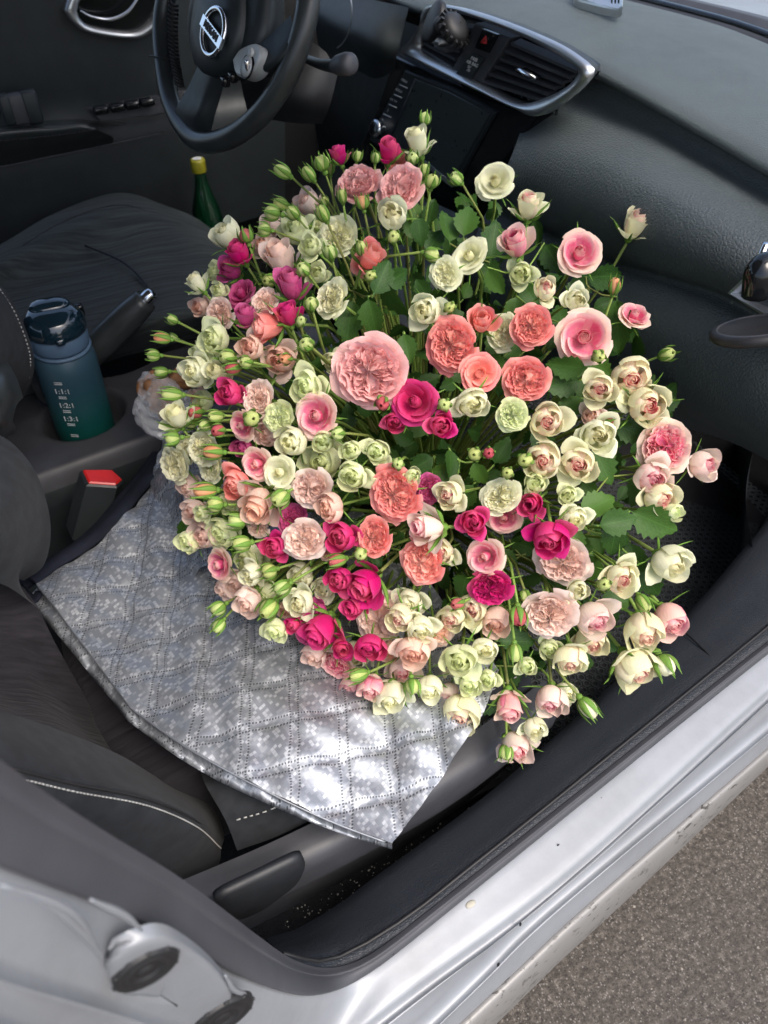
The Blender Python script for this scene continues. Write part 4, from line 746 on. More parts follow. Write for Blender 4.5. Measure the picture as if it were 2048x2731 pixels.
# windscreen, cowl
ws = thing('windscreen', 'windscreen glass with black lower edge beyond the dashboard', 'windscreen', (1.15, 0, 1.0))
gl = [[W30[0]+np.array([.05, .3, -.01]), W30[10]+np.array([.05, 0, -.005]), W30[-1]+np.array([.05, 0, -.005])], [np.array([.85, .7, 1.28]), np.array([.80, .0, 1.30]), np.array([.85, -.76, 1.28])], [np.array([.5, .64, 1.47]), np.array([.45, .0, 1.49]), np.array([.5, -.68, 1.47])]]
obj('glass_pane', loft(gl, 20, 4), M['glass'], ws)
obj('black_border', tube([p+np.array([.045, 0, -.002]) for p in W30], .012, 8, None, True, .4), M['gloss'], ws)
obj('cowl', stack([W30+np.array([.06, 0, -.03]), W30+np.array([.085, -.01, .004]), W30+np.array([.13, -.02, .0]), W30+np.array([.14, -.02, -.05])]), M['grey_plastic'], ws)
# ------------------------------------------------------------------ driver door
dr = thing('driver_door', 'far driver door panel in black with silver-ringed handle and window switches', 'car door', (.2, .75, .6))
YD = .72
dp = [[(-160, -60, .73), (0, -60, .73), (200, -70, .73), (400, -80, .73), (620, -80, .73), (760, -80, .73)], [(-160, 200, .735), (0, 190, .735), (200, 180, .735), (400, 160, .735), (620, 150, .735), (760, 140, .735)], [(-160, 350, .74), (0, 330, .74), (200, 300, .74), (400, 275, .74), (620, 260, .74), (760, 250, .74)], [(-160, 480, .72), (0, 450, .72), (200, 420, .72), (400, 380, .72), (620, 330, .72), (760, 300, .72)], [(-160, 800, .73), (0, 760, .73), (200, 720, .73), (400, 680, .73), (620, 600, .73), (760, 560, .73)]]
obj('door_panel', loft([[Y_(a, b, c) for a, b, c in r] for r in dp], 40, 6), M['plastic'], dr)
obj('armrest', loft([[Y_(-160, 375, .72), Y_(0, 338, .72), Y_(130, 322, .72), Y_(250, 320, .72), Y_(340, 330, .72)], [Y_(-160, 372, .66), Y_(0, 342, .66), Y_(130, 334, .66), Y_(220, 330, .66), Y_(255, 342, .66)], [Y_(-160, 392, .65), Y_(0, 362, .65), Y_(130, 350, .65), Y_(220, 340, .65), Y_(262, 348, .65)], [Y_(-160, 440, .67), Y_(0, 400, .67), Y_(130, 385, .67), Y_(220, 372, .67), Y_(300, 366, .67)], [Y_(-160, 480, .71), Y_(0, 444, .71), Y_(130, 420, .71), Y_(220, 400, .71), Y_(300, 384, .71)]], 30, 5), M['armleather'], dr)
cs = cr([Y_(-20, 378, .649), Y_(100, 366, .649), Y_(200, 354, .649), Y_(255, 345, .649)], 60); V = [tube([cs[i], cs[i+1]], .0009, 5) for i in range(0, 59, 2)]; obj('pale_stitching', join(*V), M['grey_plastic'], dr)
swp = obj('switch_panel', plate([Y_(*q, .66) for q in [(235, 292), (300, 282), (430, 258), (560, 235), (560, 262), (430, 305), (300, 320), (265, 322)]], .04, (0, 1, -.15), .003), M['grey_plastic'], dr, smooth=False)
for (a, b) in ((268, 293), (312, 286), (352, 279), (392, 272)): obj('window_switch', box(Y_(a, b, .652), (.028, .022, .014), None, .004), M['gloss'], dr); obj('switch_lip', tube([Y_(a-14, b+6, .645), Y_(a+10, b-2, .645)], .0012, 5), M['grey_plastic'], dr)
obj('panel_line', tube([Y_(-160, 470, .708), Y_(0, 445, .706), Y_(150, 415, .706), Y_(300, 384, .706), Y_(440, 353, .706)], .0016, 6, 20), M['grey_plastic'], dr)
k1 = .6173
ho = [(172, 30), (200, -20), (330, -60), (480, -60), (455, 0), (430, 60), (385, 98), (330, 104), (235, 88), (195, 62)]; hi = [(205, 30), (225, -10), (330, -45), (450, -45), (430, 0), (405, 48), (370, 80), (330, 86), (245, 72), (215, 52)]
oo = arc(dense([Y_(*q, .715) for q in ho])); ii = arc(dense([Y_(*q, .718) for q in hi])); obj('handle_surround', ringplate(oo, ii, .02, (0, 1, 0), .006), M['satin'], dr)
obj('handle_cup', plate(ii+np.array([0, .012, 0]), .01, (0, 1, 0)), M['gloss'], dr, smooth=False)
obj('release_handle', tube([Y_(215, 28, .705), Y_(245, 44, .70), Y_(295, 50, .70), Y_(340, 30, .70), Y_(370, -10, .70)], [.003, .005, .006, .006, .004], 10, 20, True, .5), M['chrome'], dr)
clp = thing('spring_phone_clip', 'black spring clamp phone holder lying on the driver door armrest', 'phone holder', Y_(60, 290, .66))
for (a, b, w1, h1) in ((18, 292, .022, .055), (48, 290, .030, .055), (84, 285, .030, .06)): obj('jaw', box(Y_(a, b, .655), (w1, .022, h1), None, .006), M['plastic' if a != 48 else 'grey_plastic'], clp)
for a in (30, 66): 
    for zz in (-.012, .012): c0 = Y_(a, 288, .65)+np.array([0, 0, zz]); obj('spring', tube([c0+np.array([.004*(i % 2)-.002, 0, -.006+.0015*i]) for i in range(9)], .0009, 5), M['chrome'], clp)
# ------------------------------------------------------------------ steering wheel
sw = thing('steering_wheel', 'black leather steering wheel with silver badge and button pod', 'steering wheel', R_(570, 100, 1.25))
C0 = R_(583, 85, 1.27); 
ctr = R_(608, 45, 1.27)
# find wheel plane from two photographed directions: down along the rim and across
wn = np.array([-.90, -.10, .46]); wn /= np.linalg.norm(wn); wy = np.cross([0, 0, 1.], wn); wy /= np.linalg.norm(wy); wz = np.cross(wn, wy)
def onw(px, py, off=0.0): d = ray(px, py); o0 = C0+wn*off; return CAM+d*(((o0-CAM)@wn)/(d@wn))
RW = .225
RIMPX = [(455, -60), (432, 60), (438, 180), (462, 290), (520, 372), (600, 372), (680, 320), (752, 225), (800, 110), (822, 0), (815, -120), (760, -260), (640, -330), (520, -250)]
rim = arc(dense([onw(*q) for q in RIMPX], 120), 96)
V, f = tube(np.vstack([rim, rim[:1]]), .0145, 14, None, False); V = V; rimo = obj('rim', (V, f), M['armleather'], sw)
# finger bumps with lacing on the left part of the rim
for k in range(22):
    i = (3+k*.55); p = onw(*[(452, -10), (447, 0)][0]); t = k/21; q = cr([onw(455, 10, .0), onw(452, 90), onw(456, 170), onw(470, 250)], 22)[k]; inn = (ctr-q); inn /= np.linalg.norm(inn)
    obj('lacing_stitch', tube([q+inn*.013+wn*.010+wz*.003, q+inn*.019+wn*.004-wz*.002, q+inn*.0165-wn*.004], .0022, 6, 6), M['rubber'], rimo)
obj('rim_joint', tube([onw(427, 160)+wn*.018, onw(447, 163)+wn*.0195, onw(470, 168)+wn*.014], .0012, 5), M['rubber'], rimo)
hub = obj('hub', loft([[onw(*q, -.045) for q in [(520, -60), (500, 60), (520, 170), (570, 215), (680, 200), (745, 100), (760, -40)]], [onw(*q, .0) for q in [(530, -60), (512, 60), (530, 170), (575, 208), (665, 190), (722, 110), (738, -40)]], [onw(*q, .02) for q in [(545, -60), (528, 60), (545, 150), (585, 190), (640, 170), (680, 100), (700, -40)]], [onw(*q, .028) for q in [(590, -60), (580, 40), (580, 90), (590, 110), (600, 100), (610, 80), (620, -40)]]], 40, 5), M['plastic'], sw)
pd = arc(dense([onw(*q, .030) for q in [(520, 30), (513, 100), (522, 165), (548, 198), (590, 190), (628, 130), (645, 50), (640, -40), (600, -70), (540, -50)]]))
cpd = pd.mean(0); obj('airbag_cover', stack([np.vstack([pd-wn*.03, pd[:1]-wn*.03]), np.vstack([pd, pd[:1]]), np.vstack([pd, pd[:1]])*.93+cpd*.07+wn*.006, np.vstack([pd, pd[:1]])*.6+cpd*.4+wn*.011, np.vstack([pd, pd[:1]])*.02+cpd*.98+wn*.013]), M['plastic'], sw)
# badge
bc_ = onw(569, 86, .046); tb = onw(569+20, 86-16, .046)-bc_
bu = onw(590, 112, .046)-onw(552, 62, .046); bu /= np.linalg.norm(bu); bv = np.cross(wn, bu)
if bv@(onw(590, 60, .046)-bc_) < 0: bv = -bv
rg = [bc_+bu*.030*math.cos(t)+bv*.027*math.sin(t) for t in np.linspace(0, 2*math.pi, 40)]
bdg = obj('badge', tube(rg, .0036, 8, None, False), M['chrome'], sw)
obj('badge_bar', plate([bc_+wn*.004+bu*a+bv*b for a, b in ((-.035, -.007), (.035, -.007), (.035, .007), (-.035, .007))], .004, -wn, .001), M['chrome'], bdg, smooth=False)
text('badge_lettering', 'NISSAN', .0135, M['rubber'], bc_+wn*.0046, bu, np.cross(wn, bu), bdg, .0005)
# button pod on the right spoke
pod = arc(dense([onw(*q, .03) for q in [(618, 160), (640, 128), (676, 115), (694, 130), (690, 160), (672, 190), (648, 204), (626, 196)]])); pod_ = obj('button_pod', plate(pod, .02, -wn, .003), M['pod'], sw, smooth=False)
for (a, b, r_) in ((669, 141, .0065), (659, 178, .0125)):
    c_ = onw(a, b, .031); obj('button', lathe([(r_, -.001), (r_, .0015), (r_*.85, .003), (r_*.3, .0035), (.0004, .0035)], c_, wn, 24), M['pod'], pod_)
obj('rocker', box(onw(659, 178, .034), (.004, .008, .014), None, .001), M['chrome'], pod_)
obj('rocker_gap', lathe([(.0128, -.001), (.0138, .0012), (.0148, -.001)], onw(659, 178, .031), wn, 24), M['gloss'], pod_)
for (a, b) in ((600, 218), (620, 206)): obj('small_button', box(onw(a, b, .026), (.010, .016, .012), None, .003), M['gloss'], sw)
def spoke(P, w_): return tube(P, w_, 12, 12, True, .5)
obj('spoke', loft([[onw(530, 170, .015), onw(500, 235, .012), onw(468, 290, .012), onw(455, 330, .0)], [onw(560, 200, .022), onw(545, 260, .018), onw(530, 310, .016), onw(515, 350, .004)], [onw(600, 215, .012), onw(585, 270, .0), onw(570, 320, -.005), onw(560, 370, -.01)]], 14, 4), M['plastic'], sw)
obj('spoke', loft([[onw(690, 120, .018), onw(735, 80, .012), onw(775, 40, .01)], [onw(690, 180, .022), onw(740, 160, .018), onw(790, 110, .01)], [onw(640, 225, .01), onw(710, 210, .0), onw(775, 180, -.005)]], 14, 4), M['plastic'], sw)
obj('column_cover', loft([[onw(640, 60, -.10), onw(760, 90, -.10), onw(860, 130, -.13), onw(900, 200, -.16)], [onw(640, 200, -.08), onw(740, 230, -.09), onw(820, 260, -.12), onw(880, 280, -.16)], [onw(660, 300, -.12), onw(730, 320, -.12), onw(800, 330, -.14), onw(860, 330, -.18)]], 16, 4), M['rubber'], sw)
stk = obj('wiper_stalk', tube([onw(800, 150, -.08), onw(850, 170, -.05), onw(900, 178, -.02)], [.005, .006, .008], 10, 10), M['plastic'], sw)
obj('stalk_end', lathe([(.008, -.020), (.011, -.012), (.0125, .004), (.0115, .011), (.007, .014), (.0005, .0145)], onw(920, 172, -.012), onw(960, 166, -.012)-onw(920, 172, -.012), 20), M['grey_plastic'], sw)
# ------------------------------------------------------------------ rose building kit
rng = np.random.default_rng(7)
def petal(th0, A, L, a0, a1, p=1.0, curl=0.0, rb=.03, zb=-.75, nu=7, nv=7, ruf=0.0, rs=1.0, layer=.5, skew=0.0, edge=0.0, tip=.2, point=0.0, sd=None, taper=.5, a2=None):
    s = np.linspace(-1, 1, nu)[None, :]; t = np.linspace(0, 1, nv)[:, None]
    le = L*(1-tip*np.abs(s)**2.6+point*np.exp(-(s/.28)**2)); tt = np.linspace(0, 1, 25)
    al = a0+(a1-a0)*tt**p-curl*np.clip((tt-.68)/.32, 0, 1)**1.6
    if a2 is not None: al = np.where(tt < .5, a0+(a1-a0)*(tt/.5), a1+(a2-a1)*((tt-.5)/.5))
    rc = np.r_[0, np.cumsum(np.cos(al))[:-1]/24]; zc = np.r_[0, np.cumsum(np.sin(al))[:-1]/24]
    T = t*np.ones_like(s); r = rb+le*np.interp(T, tt, rc); z = zb+le*np.interp(T, tt, zc); alT = np.interp(T, tt, al)
    th = th0+s*A*(taper+(1-taper)*np.sqrt(T))
    ph = rng.uniform(0, 6.28, 4); k = rs*rng.uniform(.8, 1.2, 2)
    wv = (np.sin(s*3.1*k[0]+ph[0])+.6*np.sin(s*6.3*k[1]+ph[1]+T*2)+.35*np.sin(s*11*k[0]+ph[2]))*ruf*T**2
    r = r+skew*s*T+edge*s*s*T*T+wv*np.sin(alT); z = z-wv*np.cos(alT)+(np.sin(s*4.2*k[1]+ph[3])*ruf*.6)*T**3
    r = np.maximum(r, .012)
    V = np.stack([r*np.cos(th), r*np.sin(th), z], -1).reshape(-1, 3)
    C = np.stack([np.full(T.shape, layer), T, np.full(T.shape, rng.uniform()), np.ones(T.shape)], -1).reshape(-1, 4)
    return V, gridf(nv, nu), C
def strip(phi, w_, rin, rout, ztop, dep, layer):   # one folded petal of a quartered heart, seen edge-on
    n = 9; s = np.linspace(-1, 1, n); rho = rin+(rout-rin)*np.abs(s)**.9; ang = phi+w_*np.sign(s)*np.abs(s)**.55*(.35+.65*np.abs(s))
    k = rng.uniform(0, 6.28, 2); rho = rho+.035*np.sin(s*9+k[0]); ang = ang+.07*np.sin(s*7+k[1])/(rho+.25)
    rows = []; C = []
    for j, q in enumerate(np.linspace(0, 1, 3)):
        sc = .70+.30*q**.7; z = ztop-dep*.75*(1-q)-.28*rho**2*q+.035*np.sin(s*8+k[0]*2)*q+rng.uniform(-.01, .01)
        rows.append(np.stack([rho*sc*np.cos(ang), rho*sc*np.sin(ang), z*np.ones(n)], -1)); C.append(np.stack([np.full(n, layer), np.full(n, .25+.75*q), np.full(n, rng.uniform()), np.ones(n)], -1))
    return np.vstack(rows), gridf(3, n), np.vstack(C)
def cm(name, L):
    V = []; Fc = []; C = []; n = 0
    for v, f, c in L:
        V.append(v); Fc += [tuple(i+n for i in q) for q in f]; C.append(c); n += len(v)
    me = mesh(name, np.vstack(V), Fc, M['sepal']); at = me.color_attributes.new('pc', 'FLOAT_COLOR', 'POINT'); at.data.foreach_set('color', np.vstack(C).astype(np.float32).ravel()); return me
GA = 2.39996
def sepals(kind, n=5):
    out = []
    for i in range(n):
        th = i*2*math.pi/n+rng.uniform(-.12, .12)
        if kind == 'bud': v = petal(th, .56, 1.86, .0, 2.62, zb=-.83, rb=.05, nu=5, nv=8, layer=.5, tip=.10, curl=rng.uniform(.2, 1.5), skew=.02, taper=.95, point=.12)
        elif kind == 'hug': v = petal(th, .30, 1.5, .1, 1.55, zb=-.84, rb=.05, nu=5, nv=8, tip=.8, curl=rng.uniform(.4, 2.0), taper=1.2, point=.25)
        else: v = petal(th, .26, rng.uniform(.95, 1.3), .1, rng.uniform(-.4, .9), zb=-.84, rb=.05, nu=5, nv=8, tip=.82, curl=rng.uniform(-.6, 1.4), taper=1.4, ruf=.03, point=.25)
        V, f, C = v
        # little frills
        V = V.copy(); g = V.reshape(8, 5, 3)
        if kind == 'bud':                        # swell: keep outside the bud body
            rr = np.hypot(g[..., 0], g[..., 1]); k = 1+.035/np.maximum(rr, .1); g[..., 0] *= k; g[..., 1] *= k
        else:
            for q in (2, 4, 5): g[q, 0] += (g[q, 0]-g[q, 2])*.5; 
            for q in (3, 5): g[q, 4] += (g[q, 4]-g[q, 2])*.5
        # taper to a point
        for q in range(8):
            w_ = (1-(q/7)**2.2*.95)*(1.0 if kind != 'bud' else 1.0); g[q] = g[q, 2]+(g[q]-g[q, 2])*w_
        out.append(cm('sepal', [(V, f, C)]))
    return out
def calyx(sc=1.0):
    pr = [(.03, -1.24), (.09, -1.18), (.19, -1.08), (.24, -.97), (.21, -.87), (.24, -.80), (.16, -.74)]
    V, f = lathe([(r*sc, z) for r, z in pr], ns=10); me = mesh('calyx', V, f, M['sepal']); return me
PROTO = {}
def proto(form, k):
    global rng
    rng = np.random.default_rng(hash_(form)*100+k)
    H = []; P = []
    if form == 'o':                              # open, spiral of wrapped petals
        N = 24
        for i in range(N):
            u = i/(N-1); th = i*GA+rng.uniform(-.15, .15)
            if u < .42: H.append(petal(th, 1.9-1.3*u, .86-.05*u, .9, 2.0-.55*u, rb=.010+.42*u, zb=-.72, p=.5, ruf=.012, layer=u*.6, skew=.05, nu=9, nv=6, tip=.1))
            else:
                q = (u-.42)/.58; v = petal(th, .92-.05*q, 1.02+.16*q, .25, 1.45-.75*q, rb=.08, p=.6, curl=.5+1.3*q+rng.uniform(-.2, .3), ruf=.022+.02*q, layer=.3+.7*q, skew=.07, edge=.05, zb=-.74-.06*q, nu=9, nv=8, tip=.15, point=rng.choice([0, .06]))
                (P if q > .35 else H).append(v)
    elif form == 'c':                            # closed globe with a few guard petals standing off
        for i in range(11): H.append(petal(i*GA, 1.5-.07*i, 1.26-.004*i, .95, 2.1-.03*i, rb=.008+.021*i, zb=-.66, p=.7, ruf=.018, layer=i/11*.22, skew=.03, nu=9, nv=7, tip=.08))
        for i in range(8):
            (P if i > 2 else H).append(petal(i*GA+.3, 1.02-.02*i, 1.74+.02*i+rng.uniform(-.05, .05), .05, 2.92-.115*i, rb=.04, p=1.0, ruf=.018+.003*i, layer=.26+.07*i, skew=.045, zb=-.80, curl=rng.uniform(0, .35)+.05*i, nu=8, nv=8, tip=.14, point=rng.choice([0, .06])))
        for i in range((0, 2, 1, 3, 0, 2, 1, 2, 3)[k]):
            P.append(petal(i*2.2+rng.uniform(0, 1), .82, 1.45, .0, 1.5, rb=.06, curl=rng.uniform(1.2, 2.8), ruf=.05, layer=.9, zb=-.80, nu=9, nv=9, tip=.35, point=.14))
    elif form == 'u':                            # half-open goblet, longer than wide
        for i in range(8): H.append(petal(i*GA, 1.6-.1*i, 1.62-.02*i, .8, 1.74, rb=.02+.03*i, zb=-.8, p=.5, ruf=.012, layer=i/8*.3, skew=.05, nu=9, nv=7, tip=.1))
        for i in range(5): P.append(petal(i*GA+.5, 1.1, 1.62+.02*i, .05, 1.98-.06*i, rb=.05, p=.55, curl=.3+.2*i, ruf=.02, layer=.4+.09*i, skew=.06, zb=-.82, nu=9, nv=9, tip=.16, point=.06))
        for i in range(2): P.append(petal(i*2.7+rng.uniform(0, 2), .75, 1.45, .0, 1.2, rb=.06, p=.8, curl=rng.uniform(.6, 1.8), ruf=.045, layer=.92, zb=-.82, nu=9, nv=9, tip=.3, point=.12))
    elif form == 'r':                            # ruffled, quartered heart
        ns = rng.integers(4, 7); fl = []
        for rr_, zz_ in ((.02, -.02), (.25, -.02), (.45, -.06), (.62, -.16), (.74, -.32)): fl += [(rr_*math.cos(2*math.pi*q/16), rr_*math.sin(2*math.pi*q/16), zz_) for q in range(16)]
        H.append((np.array(fl), gridf(5, 16, True), np.tile([.1, .6, .5, 1.], (80, 1))))
        for a in range(ns):
            ph = a*2*math.pi/ns+rng.uniform(-.3, .3)
            for j in range(7): H.append(strip(ph+rng.uniform(-.10, .10), (.66-.085*j)*5/ns*.92, .02+.085*j, .58+.04*j+rng.uniform(-.08, .08), .20-.02*j+rng.uniform(-.06, .06), .28, .04+.05*j))
        for j in range(26):
            a = rng.uniform(0, 6.28); q = rng.uniform(.25, .8); H.append(strip(a, rng.uniform(.25, .5), q, q+rng.uniform(-.12, .15), .16-.12*q+rng.uniform(-.03, .08), .24, .2+.35*q))
        for i in range(14): u = i/13; H.append(petal(i*GA, .50, 1.0+.1*u, .5, 1.52-.25*u, rb=.22, p=.6, curl=.3+.5*u, ruf=.065, rs=1.7, layer=.35+.25*u, skew=.05, zb=-.7, nu=9, nv=6, tip=.06))
        for i in range(11):
            u = i/10; (P if i > 3 else H).append(petal(i*GA+.2, .66, 1.12+.14*u, .25, 1.28-.55*u, rb=.12, p=.65, curl=.5+1.0*u+rng.uniform(-.3, .4), ruf=.06, rs=1.4, layer=.6+.4*u, skew=.05, zb=-.74-.05*u, nu=9, nv=8, tip=.1))
    else:                                        # bud
        for i in range(5): H.append(petal(i*GA*1.0, 1.3, 1.95, .0, 3.12-.03*i, rb=.03, p=1.0, ruf=.004, layer=.15+.15*i, skew=.04, zb=-.8, nu=9, nv=10, tip=.05))
    wf = rng.uniform(.9, 1.06)
    def fix(L):
        for v, f, c in L:
            if form == 'b': v[:, :2] *= (.92, .80, 1.0, .86)[k % 4]; v[:, 2] = (v[:, 2]+.2)*(1.22, 1.4, 1.12, 1.3)[k % 4]
            if form == 'u': v[:, :2] *= .95; v[:, 2] = v[:, 2]*1.1+.1
        return L
    hm = cm('heart', fix(H)); pm = [cm('petal', [x]) for x in fix(P)]
    sm = sepals('bud' if form == 'b' else ('hug' if form == 'u' or (form == 'c' and k == 1) else 'open'))
    if form == 'b':
        for s_ in sm:
            for v in s_.vertices: v.co.x *= (.92, .80, 1.0, .86)[k % 4]; v.co.y *= (.92, .80, 1.0, .86)[k % 4]; v.co.z = (v.co.z+.2)*(1.22, 1.4, 1.12, 1.3)[k % 4]
    PROTO[form, k] = (hm, pm, sm, calyx(1.15 if form == 'b' else 1.0)); return PROTO[form, k]
def hash_(s): return sum(ord(c)*(i+3) for i, c in enumerate(s))
NV = {'o': 6, 'c': 9, 'u': 5, 'r': 8, 'b': 4}
for f_, n_ in NV.items():
    for k_ in range(n_): proto(f_, k_)
# ------------------------------------------------------------------ the roses: (x, y, width, colour, form[, ax, ay]) read tile by tile
TILES = {}
TILES['T4'] = (600, 250, .4219, [
(1263,160,82,'G','b',.05,-.9),(1215,310,165,'W','u',-.15,-.8),(1185,410,85,'G','b',-.1,-.6),(1035,365,150,'H','u',.1,-.7),(720,392,120,'H','u',-.2,-.8),(838,398,68,'G','b',.1,-.8),(950,408,62,'G','b',0,-.8),
(1080,425,140,'S','r',-.1,-.3,1),(835,550,275,'L','r',-.35,-.65),(1100,580,285,'L','r',-.25,-.45),(1050,760,185,'W','c',.0,-.3),(365,495,100,'G','b',-.75,-.4),(530,510,98,'G','b',-.5,-.6),(612,440,108,'G','b',-.3,-.8),(662,470,80,'G','b',-.1,-.8,1),
(740,650,82,'G','b',-.1,-.7),(868,690,95,'Gc','b',-.2,-.85),(1308,555,92,'G','b',.2,-.7),(1258,490,85,'G','b',0,-.8,1),(1462,538,98,'G','b',-.5,-.5),(300,755,104,'G','b',-.9,-.2),(355,700,92,'G','b',-.8,-.3,1),(430,755,96,'G','b',-.5,-.5),(620,760,104,'G','b',-.4,-.7),(630,680,60,'G','b',-.4,-.5,1),(738,805,84,'G','b',-.5,-.5,1),
(520,690,150,'P','c',-.5,-.5,2),(445,850,180,'GW','c',-.4,-.6,1),(712,890,225,'W','r',-.2,-.2,1),(585,830,130,'GW','c',-.4,-.4,2),(540,960,128,'GW','c',-.4,-.3),(665,1005,100,'G','b',-.2,-.6),(865,980,98,'G','b',-.2,-.6),(1065,905,88,'G','b',-.1,-.2),(250,860,90,'G','b',-.9,-.1),(290,830,120,'P','c',-.6,-.4,2),(355,1050,225,'P','u',-.3,-.7,1),(245,960,130,'B','c',-.6,-.4,1),
(495,1110,104,'G','b',-.4,-.4),(580,1140,110,'GW','c',-.3,-.3,1),(915,1030,190,'S','u',.3,-.5),(860,1090,140,'S','o',-.4,.1,1),(920,1150,84,'G','b',-.1,0),(1305,1015,100,'G','b',.85,.2),(415,1215,200,'K','u',-.1,-.75),(280,1180,100,'G','b',-.5,.1,1),(660,1290,225,'W','r',-.5,-.3),(245,1305,170,'P','r',-.3,-.4),(400,1400,155,'H','u',-.2,-.7),
(280,1470,190,'S','u',-.85,.1),(545,1330,98,'G','b',-.2,-.6),(478,1440,92,'G','b',0,-.2),(515,1590,98,'G','b',-.4,-.3),(130,1410,145,'K','u',-.2,-.7),(85,1245,180,'K','o',-.4,-.5,1),(90,1010,155,'H','u',-.4,-.7),(40,1110,150,'K','u',-.5,-.5,1),(135,900,100,'Gp','b',-.3,-.8),
(1385,1135,188,'W','r',-.3,-.1),(1532,1015,205,'W','o',-.3,-.25),(1268,1370,185,'W','c',-.3,.0),(1420,1350,92,'G','b',-.1,.1),(160,1600,150,'B','c',-.4,-.1)])
TILES['T3'] = (0, 600, .4219, [
(1430,55,165,'W','c',-.5,-.5),(1250,372,125,'W','u',-.5,-.6),(1355,300,105,'GW','c',-.5,-.3,1),(1380,412,90,'GW','c',-.5,-.1,1),(1258,512,115,'B','c',-.6,.1,1),(1380,560,185,'P','r',-.5,-.2,1),(1352,720,180,'GW','c',-.5,0),(1092,600,68,'G','b',-.85,-.4),(1028,716,100,'Gc','b',-.95,-.1),(1098,712,58,'G','b',-.8,-.4,1),(972,825,80,'G','b',-.97,0),(1022,930,84,'G','b',-.95,0,1),
(1090,1070,110,'G','b',-.95,-.1),(1232,925,175,'W','c',-.6,0),(1372,930,150,'W','u',-.4,-.3),(1245,805,90,'GW','c',-.8,0,1),(1435,835,110,'G','b',-.7,-.1),(1555,868,92,'G','b',-.6,0),(1478,905,100,'Gp','b',-.8,.1),(1450,1062,150,'H','c',-.5,-.1),
(1120,1215,165,'W','u',-.35,-.65),(1200,1232,115,'G','b',-.6,0,1),(1285,1120,130,'GW','c',-.5,.1,2),(1092,1350,100,'G','b',-.95,.1),(1238,1185,100,'Gp','b',-.7,.1,1),(1302,1262,90,'G','b',-.7,.2),(1365,1208,100,'G','b',-.6,.1),(1380,1300,104,'Gp','b',-.5,.1),(1270,1415,210,'W','r',-.6,.1),(1350,1435,120,'Gc','b',-.93,.0),
(1090,1520,225,'W','r',-.7,.1,1),(1165,1420,150,'W','r',-.6,.1,1),(1320,1530,185,'W','r',-.6,.2,1),(1530,1410,120,'K','c',-.5,.2,1),(1490,1640,170,'S','c',-.4,.3),(1300,1680,130,'Gc','b',-.93,.1),(1360,1768,115,'G','b',-.93,.0),(1190,1650,145,'P','c',-.6,.2,2),
(1225,1805,150,'P','c',-.6,.2,1),(1275,1820,95,'GW','c',-.6,.2),(1430,1755,120,'GW','c',-.5,.2,1),(1500,1870,118,'G','b',-.9,-.1),(1190,1995,140,'GW','c',-.6,.3,1),(1298,1960,185,'P','c',-.6,.2,1),(1405,1950,175,'GW','c',-.5,.3,1),(1530,2015,116,'G','b',-.9,.1),(1250,1080,95,'B','c',-.7,.1,2)])
TILES['T6'] = (400, 800, .4822, [
(715,330,165,'B','c',-.3,.1,1),(748,325,92,'Gc','b',-.3,.1),(865,245,88,'G','b',-.4,-.3),(1015,345,115,'W','c',-.2,.1,2),(1212,395,375,'L','r',-.15,-.05),(865,482,165,'GW','c',-.3,0),(588,545,195,'P','r',-.6,-.1),(908,640,230,'D','o',-.35,0),(708,650,165,'GW','r',-.4,0),(495,700,165,'D','o',-.7,.1),(560,655,100,'G','b',.3,0),
(655,735,140,'P','c',-.5,.1,1),(782,785,165,'W','c',-.4,.1),(955,782,118,'GW','c',-.2,.1),(1040,740,86,'G','b',-.5,0),(1112,832,112,'GW','c',-.2,.1),(1258,842,128,'GW','c',-.2,.1),(955,890,190,'GW','c',-.3,.2,1),(1120,970,155,'GW','c',-.2,.2),(1372,905,78,'G','b',-.1,.1),(1455,975,92,'GW','c',.2,.1),(578,912,172,'D','o',-.5,.1),
(705,960,175,'W','o',-.4,.1),(885,1040,215,'P','r',-.35,.1),(995,1150,152,'B','c',-.6,.2),(605,1125,215,'B','u',-.35,.55),(720,1095,112,'G','b',-.5,.4),(1350,1075,275,'S','r',-.15,.1),(1450,560,235,'H','o',-.4,-.05),(1285,570,100,'Gp','b',-.1,.2),(1360,670,110,'H','c',-.2,.2,1),(1610,695,122,'H','c',.1,.1),(1628,580,88,'G','b',0,0),(1545,1045,150,'K','r',-.2,.1,1),
(780,1210,160,'K','r',-.3,-.2,1),(845,1328,220,'P','r',-.4,.1),(690,1370,122,'H','c',-.4,.1),(1058,1312,152,'H','c',-.4,.1),(1230,1315,195,'S','r',-.3,.1),(975,1400,100,'B','r',-.5,.3,1),(1038,1440,95,'Gp','b',-.8,.2),(1165,1405,80,'G','b',-.1,.3),(1500,1450,240,'S','r',-.25,.25),(1540,1258,190,'E','u',-.75,.0),(1615,1395,135,'E','c',-.3,.3,1),(1200,1568,210,'H','u',-.55,.45),(1045,1545,140,'H','c',-.4,.3),
(590,1265,115,'P','r',-.5,.3,1),(520,1170,120,'P','c',-.6,.2,2),(365,1470,180,'D','o',-.75,.2),(550,1440,165,'GW','c',-.5,.3,1),(560,1515,120,'W','c',-.6,.4),(660,1500,92,'G','b',-.7,.3),(500,1575,150,'P','c',-.5,.4,1),(738,1590,100,'G','b',-.6,.6),(835,1522,135,'W','c',-.5,.4,1),(412,1600,105,'P','c',-.5,.5,1),(545,1655,135,'P','c',-.5,.6),(640,1625,130,'GW','c',-.5,.5,1),(965,1590,120,'W','c',-.4,.4,1)])
